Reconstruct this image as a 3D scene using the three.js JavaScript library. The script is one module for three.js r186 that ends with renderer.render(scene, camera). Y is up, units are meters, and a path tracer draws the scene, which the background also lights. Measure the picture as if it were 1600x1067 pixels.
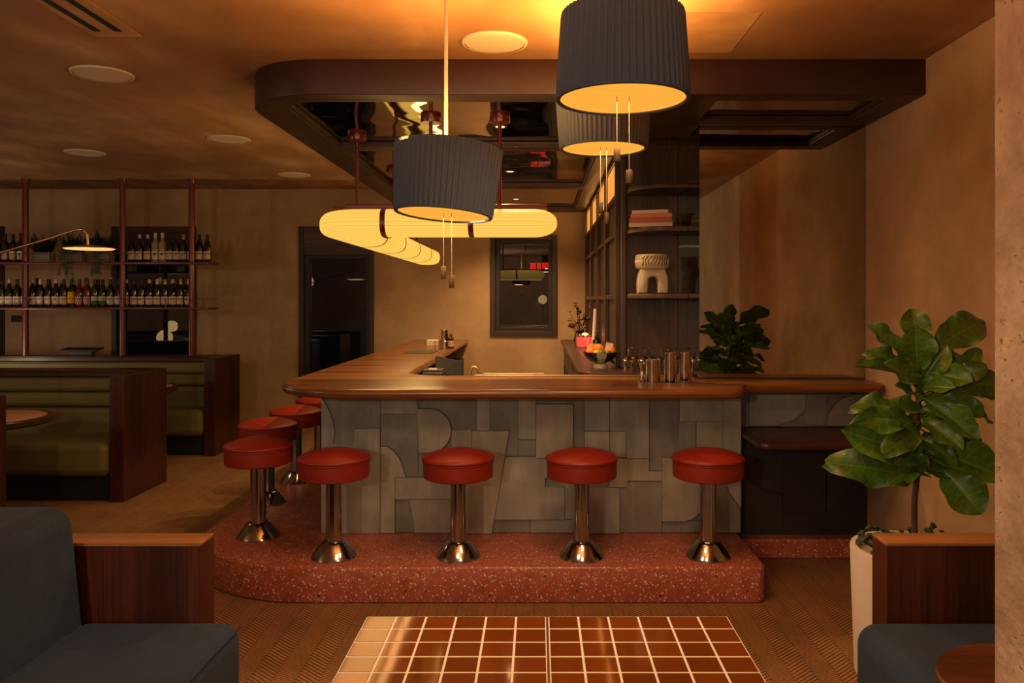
import * as THREE from 'three';
import { RoundedBoxGeometry } from 'three/addons/geometries/RoundedBoxGeometry.js';
import { mergeGeometries, mergeVertices, toCreasedNormals } from 'three/addons/utils/BufferGeometryUtils.js';
import { RectAreaLightUniformsLib } from 'three/addons/lights/RectAreaLightUniformsLib.js';

// ------------------------------------------------------------------ camera, renderer, exposure
const scene = new THREE.Scene();
scene.background = new THREE.Color(0.0015, 0.0015, 0.002);      // night outside the windows
const camera = new THREE.PerspectiveCamera(2 * Math.atan(533.5 / 1240) * 180 / Math.PI, 1600 / 1067, 0.05, 60);
camera.position.set(0, 1.6, 0);
camera.setViewOffset(1600, 1067, -41, 65.5, 1600, 1067);        // level camera with a shifted lens
const renderer = new THREE.WebGLRenderer();
renderer.toneMapping = THREE.LinearToneMapping;
renderer.toneMappingExposure = 1.0;
renderer.shadowMap.enabled = true;
RectAreaLightUniformsLib.init();

const AMBER = [1.0, 0.46, 0.11], WASH = [1.0, 0.60, 0.28], DOWN = [1.0, 0.66, 0.36], LANTERN = [1.0, 0.62, 0.22], ROOM = [1.0, 0.80, 0.60];
const rgb = (r, g, b) => new THREE.Color().setRGB(r, g, b);
function rect(c, power, w, h, at, towards) {
  const l = new THREE.RectAreaLight(rgb(...c), power, w, h);
  l.position.set(...at); l.lookAt(at[0] + towards[0], at[1] + towards[1], at[2] + towards[2]);
  scene.add(l); return l;
}
function point(c, power, at, radius = 1) {
  const l = new THREE.PointLight(rgb(...c), power); l.position.set(...at); l.castShadow = true; l.shadow.radius = radius; scene.add(l); return l;
}
function spot(c, power, at, towards, angle, radius = 1) {
  const l = new THREE.SpotLight(rgb(...c), power, 0, angle, 0.6); l.position.set(...at); l.target.position.set(...towards); l.castShadow = true; l.shadow.radius = radius;
  scene.add(l); scene.add(l.target); return l;
}

// ------------------------------------------------------------------ helpers
let seed = 7;
const rnd = () => { seed = (seed + 0x6D2B79F5) | 0; let t = Math.imul(seed ^ (seed >>> 15), 1 | seed); t = (t + Math.imul(t ^ (t >>> 7), 61 | t)) ^ t; return ((t ^ (t >>> 14)) >>> 0) / 4294967296; };
const rr = (a, b) => a + (b - a) * rnd();
const used = {};
function numbered(n) { const k = used[n] = (used[n] ?? -1) + 1; return k ? n + '_' + String(k).padStart(3, '0') : n; }
function mesh(name, geo, m, parent) { const o = new THREE.Mesh(geo, m); o.name = parent ? name : numbered(name); o.castShadow = o.receiveShadow = true; (parent || scene).add(o); return o; }
function tag(o, label, category, group) { o.userData = { label, category }; if (group) o.userData.group = group; return o; }
function thing(name, label, category, at = [0, 0, 0], turn = 0, group) {
  const o = new THREE.Group(); o.name = numbered(name); o.position.set(...at); o.rotation.y = turn; scene.add(o); return tag(o, label, category, group);
}
function struct(name, geo, m, label) { const o = mesh(name, geo, m); o.userData = { kind: 'structure' }; if (label) o.userData.label = label; return o; }
function copy(root, at, turn, label, group) {
  const r = root.clone(); r.name = numbered(root.name.replace(/_\d{3}$/, '')); r.position.set(...at); if (turn !== undefined) r.rotation.y = turn;
  r.userData = { ...root.userData, label: label || root.userData.label }; if (group) r.userData.group = group; scene.add(r); return r;
}
// uv in metres; v follows the grain axis
function uvm(g, grain = 'y', ou = 0, ov = 0) {
  g = g.index ? g.toNonIndexed() : g;
  if (!g.attributes.normal) g.computeVertexNormals();
  const p = g.attributes.position, n = g.attributes.normal, uv = new Float32Array(p.count * 2), ax = { x: 0, y: 1, z: 2 }[grain];
  for (let i = 0; i < p.count; i += 3) {
    const a = [0, 0, 0]; for (let k = 0; k < 3; k++) { a[0] += Math.abs(n.getX(i + k)); a[1] += Math.abs(n.getY(i + k)); a[2] += Math.abs(n.getZ(i + k)); }
    const d = a[0] >= a[1] && a[0] >= a[2] ? 0 : a[1] >= a[2] ? 1 : 2;
    let va = ax === d ? (d + 1) % 3 : ax, ua = 3 - d - va;
    for (let k = 0; k < 3; k++) { const q = [p.getX(i + k), p.getY(i + k), p.getZ(i + k)]; uv[(i + k) * 2] = q[ua] + ou; uv[(i + k) * 2 + 1] = q[va] + ov; }
  }
  g.setAttribute('uv', new THREE.BufferAttribute(uv, 2)); return g;
}
// box from its extents: x0..x1, y0..y1, and depth d0..d1 in front of the camera (z = -d)
function rbox(x0, x1, y0, y1, d0, d1, r = 0.004, grain = 'y', seg = 2) {
  const w = Math.abs(x1 - x0), h = Math.abs(y1 - y0), d = Math.abs(d1 - d0);
  const g = r > 0 ? new RoundedBoxGeometry(w, h, d, seg, Math.min(r, w / 2.01, h / 2.01, d / 2.01)) : new THREE.BoxGeometry(w, h, d);
  g.translate((x0 + x1) / 2, (y0 + y1) / 2, -(d0 + d1) / 2); return uvm(g, grain, rnd(), rnd());
}
const merge = (...g) => { const l = g.flat().map(q => { const t = q.index ? q.toNonIndexed() : q; for (const k of Object.keys(t.attributes)) if (!['position', 'normal', 'uv'].includes(k)) t.deleteAttribute(k); return t; }); return mergeGeometries(l); };
function tube(pts, r, seg = 24, rad = 8, closed = false) { return new THREE.TubeGeometry(new THREE.CatmullRomCurve3(pts.map(p => new THREE.Vector3(...p)), closed, 'centripetal'), seg, r, rad, closed); }
function rod(a, b, r, rad = 10) {
  const A = new THREE.Vector3(...a), B = new THREE.Vector3(...b), L = A.distanceTo(B), g = new THREE.CylinderGeometry(r, r, L, rad);
  g.applyQuaternion(new THREE.Quaternion().setFromUnitVectors(new THREE.Vector3(0, 1, 0), B.clone().sub(A).normalize())); g.translate(...A.add(B).multiplyScalar(0.5).toArray()); return g;
}
function lathe(pts, seg = 32, crease = 0.6) { return toCreasedNormals(new THREE.LatheGeometry(pts.map(p => new THREE.Vector2(Math.max(p[0], 0.0001), p[1])), seg), crease); }
// outline with rounded corners: [x, depth, radius]
function outline(pts, P = THREE.Shape) {
  const s = new P(), n = pts.length;
  for (let i = 0; i < n; i++) {
    const [x, y, r = 0] = pts[i], a = pts[(i + n - 1) % n], b = pts[(i + 1) % n];
    if (!r) { i ? s.lineTo(x, y) : s.moveTo(x, y); continue; }
    const la = Math.hypot(a[0] - x, a[1] - y), lb = Math.hypot(b[0] - x, b[1] - y);
    const p0 = [x + (a[0] - x) * r / la, y + (a[1] - y) * r / la], p1 = [x + (b[0] - x) * r / lb, y + (b[1] - y) * r / lb], k = 0.45;
    i ? s.lineTo(...p0) : s.moveTo(...p0);
    s.bezierCurveTo(p0[0] + (x - p0[0]) * (1 - k), p0[1] + (y - p0[1]) * (1 - k), p1[0] + (x - p1[0]) * (1 - k), p1[1] + (y - p1[1]) * (1 - k), ...p1);
  }
  s.closePath(); return s;
}
// horizontal slab from a plan outline (x, depth)
function slab(pts, y0, y1, bevel = 0.01, grain = 'x', holes = [], bseg = 3) {
  const s = outline(pts); for (const h of holes) s.holes.push(outline(h, THREE.Path));
  const g = new THREE.ExtrudeGeometry(s, { depth: y1 - y0 - 2 * bevel, bevelEnabled: bevel > 0, bevelThickness: bevel, bevelSize: bevel, bevelOffset: -bevel, bevelSegments: bseg, curveSegments: 20 });
  g.translate(0, 0, bevel); g.rotateX(-Math.PI / 2); g.translate(0, y0, 0); return uvm(toCreasedNormals(g, 0.5), grain);
}

// ------------------------------------------------------------------ textures
function tileNoise(size, cells, sd) {           // tileable value noise, fx x fy cells
  const [fx, fy] = cells, old = seed; seed = sd; const g = Array.from({ length: fx * fy }, rnd); seed = old;
  const out = new Float32Array(size * size), sm = t => t * t * (3 - 2 * t);
  for (let y = 0; y < size; y++) { const v = y / size * fy, j = Math.floor(v), tv = sm(v - j);
    for (let x = 0; x < size; x++) { const u = x / size * fx, i = Math.floor(u), tu = sm(u - i), i1 = (i + 1) % fx, j1 = (j + 1) % fy;
      out[y * size + x] = (g[j * fx + i] * (1 - tu) + g[j * fx + i1] * tu) * (1 - tv) + (g[j1 * fx + i] * (1 - tu) + g[j1 * fx + i1] * tu) * tv; } }
  return out;
}
function fbm(size, base, oct, sd, gain = 0.5) {
  const out = new Float32Array(size * size); let amp = 1, tot = 0;
  for (let o = 0; o < oct; o++) { const n = tileNoise(size, [base[0] << o, base[1] << o], sd + o * 17); for (let i = 0; i < out.length; i++) out[i] += n[i] * amp; tot += amp; amp *= gain; }
  for (let i = 0; i < out.length; i++) out[i] /= tot; return out;
}
function dataTex(size, f, srgb, metres = 1) {
  const d = new Uint8Array(size * size * 4);
  for (let i = 0; i < size * size; i++) { const c = f(i, i % size, (i / size) | 0); for (let k = 0; k < 3; k++) d[i * 4 + k] = Math.max(0, Math.min(255, c[k] ?? c[0])); d[i * 4 + 3] = 255; }
  const t = new THREE.DataTexture(d, size, size); t.wrapS = t.wrapT = THREE.RepeatWrapping; t.magFilter = THREE.LinearFilter; t.minFilter = THREE.LinearMipmapLinearFilter; t.generateMipmaps = true;
  if (srgb) t.colorSpace = THREE.SRGBColorSpace; t.repeat.set(1 / (metres[0] ?? metres), 1 / (metres[1] ?? metres)); t.needsUpdate = true; return t;
}
const lerp3 = (a, b, t) => [a[0] + (b[0] - a[0]) * t, a[1] + (b[1] - a[1]) * t, a[2] + (b[2] - a[2]) * t];
const clamp01 = t => Math.max(0, Math.min(1, t));
const nA = fbm(512, [3, 3], 6, 11, 0.55), nB = fbm(512, [2, 7], 5, 91, 0.6), nFine = fbm(512, [48, 48], 3, 301);
const plasterMap = dataTex(512, i => { const t = clamp01((nA[i] - 0.5) * 2.2 + 0.5), u = clamp01((nB[i] - 0.5) * 2 + 0.5); return lerp3(lerp3([150, 122, 90], [196, 166, 128], t), [168, 128, 92], u * 0.45).map(c => c + (nFine[i] - 0.5) * 8); }, true, 2.6);
const plasterBump = dataTex(512, i => [nA[i] * 180 + nFine[i] * 60], false, 2.6);
const ceilMap = dataTex(512, (i, x, y) => { const t = clamp01((nB[i] - 0.5) * 3.2 + 0.5), u = clamp01((nA[i] - 0.5) * 2.8 + 0.5); return lerp3(lerp3([132, 98, 66], [204, 164, 120], u), [150, 102, 62], t * 0.6); }, true, [3.4, 2.6]);
const woodG = (sd, lo, hi, streak) => { const a = fbm(512, [7, 1], 5, sd, 0.62), b = fbm(512, [70, 3], 2, sd + 5), c = fbm(512, [3, 2], 3, sd + 9);
  return dataTex(512, i => { const w = clamp01((a[i] - 0.5) * 1.9 + (c[i] - 0.5) * 0.8 + 0.5); const l = lerp3(lo, hi, w), s = 1 - streak * clamp01((b[i] - 0.55) * 4); return [l[0] * s, l[1] * s, l[2] * s]; }, true, [0.55, 1.3]); };
const walnutMap = woodG(41, [46, 28, 18], [86, 56, 37], 0.3);
const counterMap = woodG(77, [98, 56, 25], [148, 92, 44], 0.22);
const mahogMap = woodG(133, [42, 15, 9], [70, 28, 17], 0.25);
const cherryMap = woodG(171, [56, 24, 13], [108, 52, 27], 0.25);
const plankMap = woodG(201, [150, 96, 48], [186, 128, 70], 0.15);
const concreteN = fbm(512, [6, 6], 6, 500, 0.62), pits = fbm(512, [64, 58], 2, 620);
const concreteMap = dataTex(512, i => { const t = clamp01((concreteN[i] - 0.5) * 2.4 + 0.5), p = pits[i] > 0.86 && concreteN[i] > 0.5 ? 0.72 : 1; return lerp3([168, 138, 110], [206, 178, 148], t).map(c => c * p); }, true, 0.8);
const concreteBump = dataTex(512, i => [concreteN[i] * 170 + (pits[i] > 0.82 && concreteN[i] > 0.48 ? -50 : 0) + nFine[i] * 60], false, 0.8);
const metalN = fbm(512, [18, 3], 4, 700), metalP = fbm(512, [4, 4], 4, 720);
const zincMap = dataTex(512, i => { const t = clamp01((metalN[i] - 0.5) * 0.7 + (metalP[i] - 0.5) * 1.5 + 0.5); return lerp3([132, 130, 120], [172, 169, 156], t); }, true, 0.7);
const suedeMap = dataTex(512, i => { const t = clamp01((nA[i] - 0.5) * 1.6 + (nFine[i] - 0.5) * 0.5 + 0.5); return lerp3([31, 45, 65], [45, 62, 86], t); }, true, 0.9);
const oliveMap = dataTex(512, i => { const t = clamp01((nA[i] - 0.5) * 1.3 + 0.5); return lerp3([98, 88, 42], [120, 108, 56], t); }, true, 1.2);
const leatherBump = dataTex(512, i => [nFine[i] * 255], false, 0.35);
const stripes = (x, y) => { const P = 128, k = Math.floor(x / P), u = x % P, up = k % 2 ? u : P - u; return ((y * 1 + up * 0.9) % 32 + 32) % 32; };
const floorMap = dataTex(512, (i, x, y) => { const s = stripes(x, y), thread = s < 10 ? 0.54 : s < 12 || s > 29 ? 0.75 : 1; const edge = (x % 128) < 5 ? 0.75 : 1; const v = thread * edge * (0.82 + 0.36 * nA[i]) * (0.9 + 0.2 * nFine[i]); return [150 * v, 104 * v, 58 * v]; }, true, [0.40, 0.40]);
const floorBump = dataTex(512, (i, x, y) => [stripes(x, y) < 9 ? 60 : 200], false, [0.40, 0.40]);
const wavy = fbm(256, [3, 3], 2, 900), wavyBump = dataTex(256, i => [wavy[i] * 255], false, 1.1);
function canvas(w, h, draw, srgb = true) { const c = document.createElement('canvas'); c.width = w; c.height = h; draw(c.getContext('2d'), w, h); const t = new THREE.CanvasTexture(c); if (srgb) t.colorSpace = THREE.SRGBColorSpace; t.wrapS = t.wrapT = THREE.RepeatWrapping; return t; }
const terrazzoMap = canvas(1024, 1024, (c, w, h) => {
  c.fillStyle = 'rgb(168,88,64)'; c.fillRect(0, 0, w, h);
  for (let k = 0; k < 500; k++) { c.fillStyle = `rgba(${rnd() < 0.5 ? '142,66,46' : '178,98,72'},0.25)`; c.beginPath(); c.arc(rnd() * w, rnd() * h, rr(8, 40), 0, 7); c.fill(); }
  const chip = (n, r0, r1, cols) => { for (let k = 0; k < n; k++) { const x = rnd() * w, y = rnd() * h, r = rr(r0, r1), m = 5 + (rnd() * 3 | 0), a0 = rnd() * 6; c.fillStyle = cols[rnd() * cols.length | 0]; c.beginPath();
    for (let j = 0; j < m; j++) { const a = a0 + j / m * 6.283, q = r * rr(0.6, 1.1); c.lineTo(x + Math.cos(a) * q, y + Math.sin(a) * q); } c.fill(); } };
  chip(5200, 1.0, 3.0, ['#d8b49c', '#c99a80', '#e3c6b0', '#b97f66']); chip(1300, 3.0, 7.5, ['#dcbba4', '#e6cdb8', '#c89c86']); chip(30, 4, 9, ['#2c1c16', '#4a2b20', '#3a241c']);
}); terrazzoMap.repeat.set(1 / 0.9, 1 / 0.9);

const M = {};
const std = (o) => new THREE.MeshStandardMaterial(o), phy = (o) => new THREE.MeshPhysicalMaterial(o);
M.plaster = std({ map: plasterMap, bumpMap: plasterBump, bumpScale: 0.004, roughness: 0.9 });
M.ceiling = std({ map: ceilMap, bumpMap: plasterBump, bumpScale: 0.003, roughness: 0.88 });
M.floor = std({ map: floorMap, bumpMap: floorBump, bumpScale: 0.0015, roughness: 0.85 });
M.terrazzo = phy({ map: terrazzoMap, roughness: 0.42, clearcoat: 0.15, clearcoatRoughness: 0.3 });
M.zinc = std({ map: zincMap, roughness: 0.6, metalness: 0.25 });
M.zinc2 = std({ map: zincMap, color: rgb(0.72, 0.72, 0.72), roughness: 0.6, metalness: 0.25 });
M.zinc3 = std({ map: zincMap, color: rgb(1.05, 1.0, 0.92), roughness: 0.58, metalness: 0.2 });
M.counter = phy({ map: counterMap, roughness: 0.30, clearcoat: 0.3, clearcoatRoughness: 0.18 });
M.walnut = phy({ map: walnutMap, roughness: 0.45, clearcoat: 0.1 });
M.mahog = phy({ map: mahogMap, roughness: 0.4, clearcoat: 0.2, clearcoatRoughness: 0.25 });
M.cherry = phy({ map: cherryMap, roughness: 0.42, clearcoat: 0.1 });
M.plank = phy({ map: plankMap, roughness: 0.5 });
M.canopy = phy({ color: rgb(0.032, 0.0080, 0.0048), roughness: 0.5, clearcoat: 0.2, clearcoatRoughness: 0.3 });
M.darkMirror = std({ color: rgb(0.42, 0.36, 0.28), metalness: 1, roughness: 0.03, bumpMap: wavyBump, bumpScale: 0.012 });
M.mirror = std({ color: rgb(0.50, 0.47, 0.38), metalness: 1, roughness: 0.02 });
M.redPaint = phy({ color: rgb(0.13, 0.010, 0.006), roughness: 0.35, clearcoat: 0.4, clearcoatRoughness: 0.2 });
M.redVinyl = phy({ color: rgb(0.25, 0.016, 0.005), roughness: 0.45, bumpMap: leatherBump, bumpScale: 0.0004 });
M.chrome = std({ color: rgb(0.44, 0.45, 0.47), metalness: 1, roughness: 0.13 });
M.steel = std({ color: rgb(0.62, 0.66, 0.70), metalness: 1, roughness: 0.18 });
M.brass = std({ color: rgb(0.60, 0.40, 0.17), metalness: 1, roughness: 0.36 });
M.bronze = std({ color: rgb(0.13, 0.075, 0.03), metalness: 0.6, roughness: 0.5 });
M.cord = std({ color: rgb(0.30, 0.22, 0.14), roughness: 0.8 });
M.paleRod = std({ color: rgb(0.5, 0.42, 0.34), roughness: 0.45, metalness: 0.2 });
M.shade = std({ color: rgb(0.070, 0.090, 0.126), roughness: 0.85, side: THREE.DoubleSide });
M.shadeIn = std({ color: rgb(0.5, 0.35, 0.15), roughness: 0.9, side: THREE.DoubleSide });
M.pendantGlow = std({ color: rgb(0.1, 0.06, 0.03), emissive: rgb(1.0, 0.40, 0.045), emissiveIntensity: 1.05, roughness: 0.9, side: THREE.DoubleSide });
const silk = canvas(64, 256, (c, w, h) => { c.fillStyle = '#fff'; c.fillRect(0, 0, w, h); c.fillStyle = 'rgb(232,226,212)'; for (let y = 0; y < h; y += 16) c.fillRect(0, y, w, 2.5); });
M.lanternGlow = std({ color: rgb(0.05, 0.04, 0.02), emissive: rgb(1.0, 0.60, 0.10), emissiveIntensity: 1.0, emissiveMap: silk, roughness: 0.8 });
M.suede = phy({ map: suedeMap, roughness: 0.95, bumpMap: leatherBump, bumpScale: 0.0006, sheen: 0.3, sheenColor: rgb(0.3, 0.4, 0.5), sheenRoughness: 0.6 });
M.olive = phy({ map: oliveMap, roughness: 0.55, bumpMap: leatherBump, bumpScale: 0.0004 });
M.black = std({ color: rgb(0.012, 0.011, 0.01), roughness: 0.5 });
M.charcoal = std({ color: rgb(0.03, 0.026, 0.022), roughness: 0.45 });
M.concrete = std({ map: concreteMap, bumpMap: concreteBump, bumpScale: 0.016, roughness: 0.95 });
M.frame = phy({ color: rgb(0.035, 0.018, 0.011), roughness: 0.5 });
M.pane = phy({ color: rgb(0.75, 0.75, 0.75), transmission: 1, thickness: 0, roughness: 0.0, ior: 1.65 });
M.glass = phy({ color: rgb(0.96, 0.96, 0.96), transmission: 1, thickness: 0, roughness: 0.02, ior: 2.0 });
M.grout = std({ color: rgb(0.86, 0.80, 0.70), roughness: 0.8 });
M.tile = [0.9, 1.0, 1.12].map(k => phy({ color: rgb(0.21 * k, 0.054 * k, 0.008 * k), roughness: 0.07, metalness: 0.2, specularIntensity: 0.42 }));
M.ceramic = phy({ color: rgb(0.54, 0.45, 0.31), roughness: 0.25, clearcoat: 0.5 });
M.pot = std({ color: rgb(0.70, 0.60, 0.50), roughness: 0.7 });
M.paintedShadow = std({ color: rgb(0.022, 0.016, 0.012), roughness: 0.7 });  // shade below the low ledge, put into the panel colour
M.white = std({ color: rgb(0.72, 0.66, 0.58), roughness: 0.6 });
M.disc = std({ color: rgb(0.66, 0.54, 0.40), roughness: 0.7 });
M.paper = std({ color: rgb(0.76, 0.68, 0.56), roughness: 0.8 });

// ------------------------------------------------------------------ room shell
const CEIL = 2.885, BACK = 9.96, RIGHT = 2.07, LEFT = -8.2, REAR = -3.6;
struct('floor', rbox(LEFT - 0.2, RIGHT + 0.2, -0.2, 0, REAR - 0.2, BACK + 0.25, 0), M.floor);
struct('ceiling', rbox(LEFT - 0.2, RIGHT + 0.2, CEIL, CEIL + 0.3, REAR - 0.2, 8.52, 0, 'x'), M.ceiling);
struct('ceiling', rbox(LEFT - 0.2, RIGHT + 0.2, CEIL + 0.1, CEIL + 0.3, 8.52, BACK + 0.25, 0, 'x'), M.ceiling);
struct('wall_right', rbox(RIGHT, RIGHT + 0.2, 0, CEIL + 0.1, REAR, BACK + 0.2, 0), M.plaster);
struct('wall_left', rbox(LEFT - 0.2, LEFT, 0, CEIL + 0.1, REAR, BACK + 0.2, 0), M.plaster);
struct('wall_front', rbox(LEFT, RIGHT, 0, CEIL, REAR - 0.2, REAR, 0), M.plaster);
{ // back wall with its openings
  const s = outline([[LEFT, 0], [RIGHT, 0], [RIGHT, CEIL + 0.1], [LEFT, CEIL + 0.1]]);
  const holes = [[-7.9, -6.69, 0.05, 2.516], [-5.345, -4.29, 0.05, 2.516], [-3.0, -2.06, 0.05, 2.516], [-0.602, 0.235, 1.142, 2.412]];
  for (const [a, b, c, d] of holes) s.holes.push(outline([[a, c], [b, c], [b, d], [a, d]], THREE.Path));
  const g = new THREE.ExtrudeGeometry(s, { depth: 0.2, bevelEnabled: false }); g.translate(0, 0, -BACK - 0.2);
  struct('wall_back', uvm(g), M.plaster);
  holes.forEach(([a, b, c, d], k) => {
    const w = new THREE.Group(); w.name = 'window_' + (k + 1); w.userData = { kind: 'structure' }; scene.add(w);
    const f0 = BACK - 0.025, f1 = BACK + 0.12, t = 0.06;
    mesh('frame_post', rbox(a, a + t, c, d, f0, f1, 0.004), M.frame, w); mesh('frame_post', rbox(b - t, b, c, d, f0, f1, 0.004), M.frame, w);
    mesh('frame_rail', rbox(a + t, b - t, c, c + t, f0, f1, 0.004, 'x'), M.frame, w);
    const top = k < 3 ? 2.16 : d - t;
    mesh('frame_header', rbox(a + t, b - t, top, d, f0 + 0.01, f1, 0.004, 'x'), M.walnut, w);
    mesh('sash_post', rbox(a + t, a + t + 0.06, c + t, top, f0 + 0.05, f1, 0.003), M.black, w); mesh('sash_post', rbox(b - t - 0.05, b - t, c + t, top, f0 + 0.05, f1, 0.003), M.black, w);
    mesh('sash_rail', rbox(a + t + 0.06, b - t - 0.05, top - 0.05, top, f0 + 0.05, f1, 0.003, 'x'), M.black, w); mesh('sash_rail', rbox(a + t + 0.06, b - t - 0.05, c + t, c + t + 0.05, f0 + 0.05, f1, 0.003, 'x'), M.black, w);
    mesh('pane', rbox(a + t + 0.06, b - t - 0.05, c + t + 0.05, top - 0.05, BACK + 0.08, BACK + 0.084, 0), M.pane, w);
  });
}
struct('baseboard_back', rbox(-4.28, -3.0, 0, 0.26, BACK - 0.018, BACK, 0.004, 'x'), M.plaster);
struct('trim_1', rbox(LEFT, RIGHT, CEIL - 0.0, CEIL + 0.012, 8.50, 8.54, 0.002, 'x'), M.ceiling);
// block behind the bar: mirror front, wooden shelf niche and back-bar wall
struct('wall_partition', merge(rbox(1.03, RIGHT, 0, CEIL, 5.03, BACK, 0), rbox(0.63, 1.03, 0, CEIL, 5.82, BACK, 0)), M.walnut);
tag(mesh('wall_mirror', rbox(1.02, RIGHT - 0.004, 1.105, 2.69, 5.018, 5.03, 0), M.mirror), 'large dark tinted mirror on the wall between shelf niche and plastered wall', 'mirror');
tag(mesh('side_mirror', rbox(1.02, 1.03, 1.105, 2.69, 5.03, 5.81, 0), M.mirror), 'narrow mirror closing the end of the wooden shelf niche', 'mirror');

// ceiling fittings
const discSpots = [[(160 - 841), 4.51, 'round white ceiling speaker cover nearest the slot vent'], [(773 - 841), 3.96, 'round ceiling speaker cover between the pendant rod and big pendant shade'], [(358 - 841), 6.35, 'round white ceiling speaker cover close to the canopy side'], [(133 - 841), 6.93, 'round ceiling speaker cover above the brass booth lamp'], [(460 - 841), 8.17, 'small round ceiling speaker cover nearest the back wall']];
for (const [px, d, label] of discSpots) {
  const t = thing('ceiling_speaker', label, 'speaker', [px * d / 1240, CEIL, -d], 0, 'round ceiling covers');
  mesh('rim', lathe([[0.150, -0.012], [0.162, -0.010], [0.165, 0], [0.150, 0]], 48), M.disc, t);
  mesh('cover', lathe([[0, -0.008], [0.148, -0.008], [0.148, 0]], 48), M.disc, t);
}
{ const t = thing('slot_vent', 'linear slot air vent with two dark slots in ceiling', 'vent', [0, 0, 0]);
  mesh('vent_frame', rbox(-2.16, -1.93, CEIL - 0.006, CEIL, 2.6, 3.87, 0.002), M.ceiling, t);
  for (const x of [-2.10, -2.00]) mesh('slot', rbox(x - 0.016, x + 0.016, CEIL - 0.009, CEIL - 0.005, 2.64, 3.78, 0), M.black, t); }
{ const t = thing('ceiling_hatch', 'flush square access hatch in the ceiling above the canopy', 'hatch', [0, 0, 0]);
  mesh('hatch_panel', rbox(0.62, 1.0, CEIL - 0.003, CEIL, 3.55, 4.12, 0.001), M.ceiling, t); }

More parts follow.
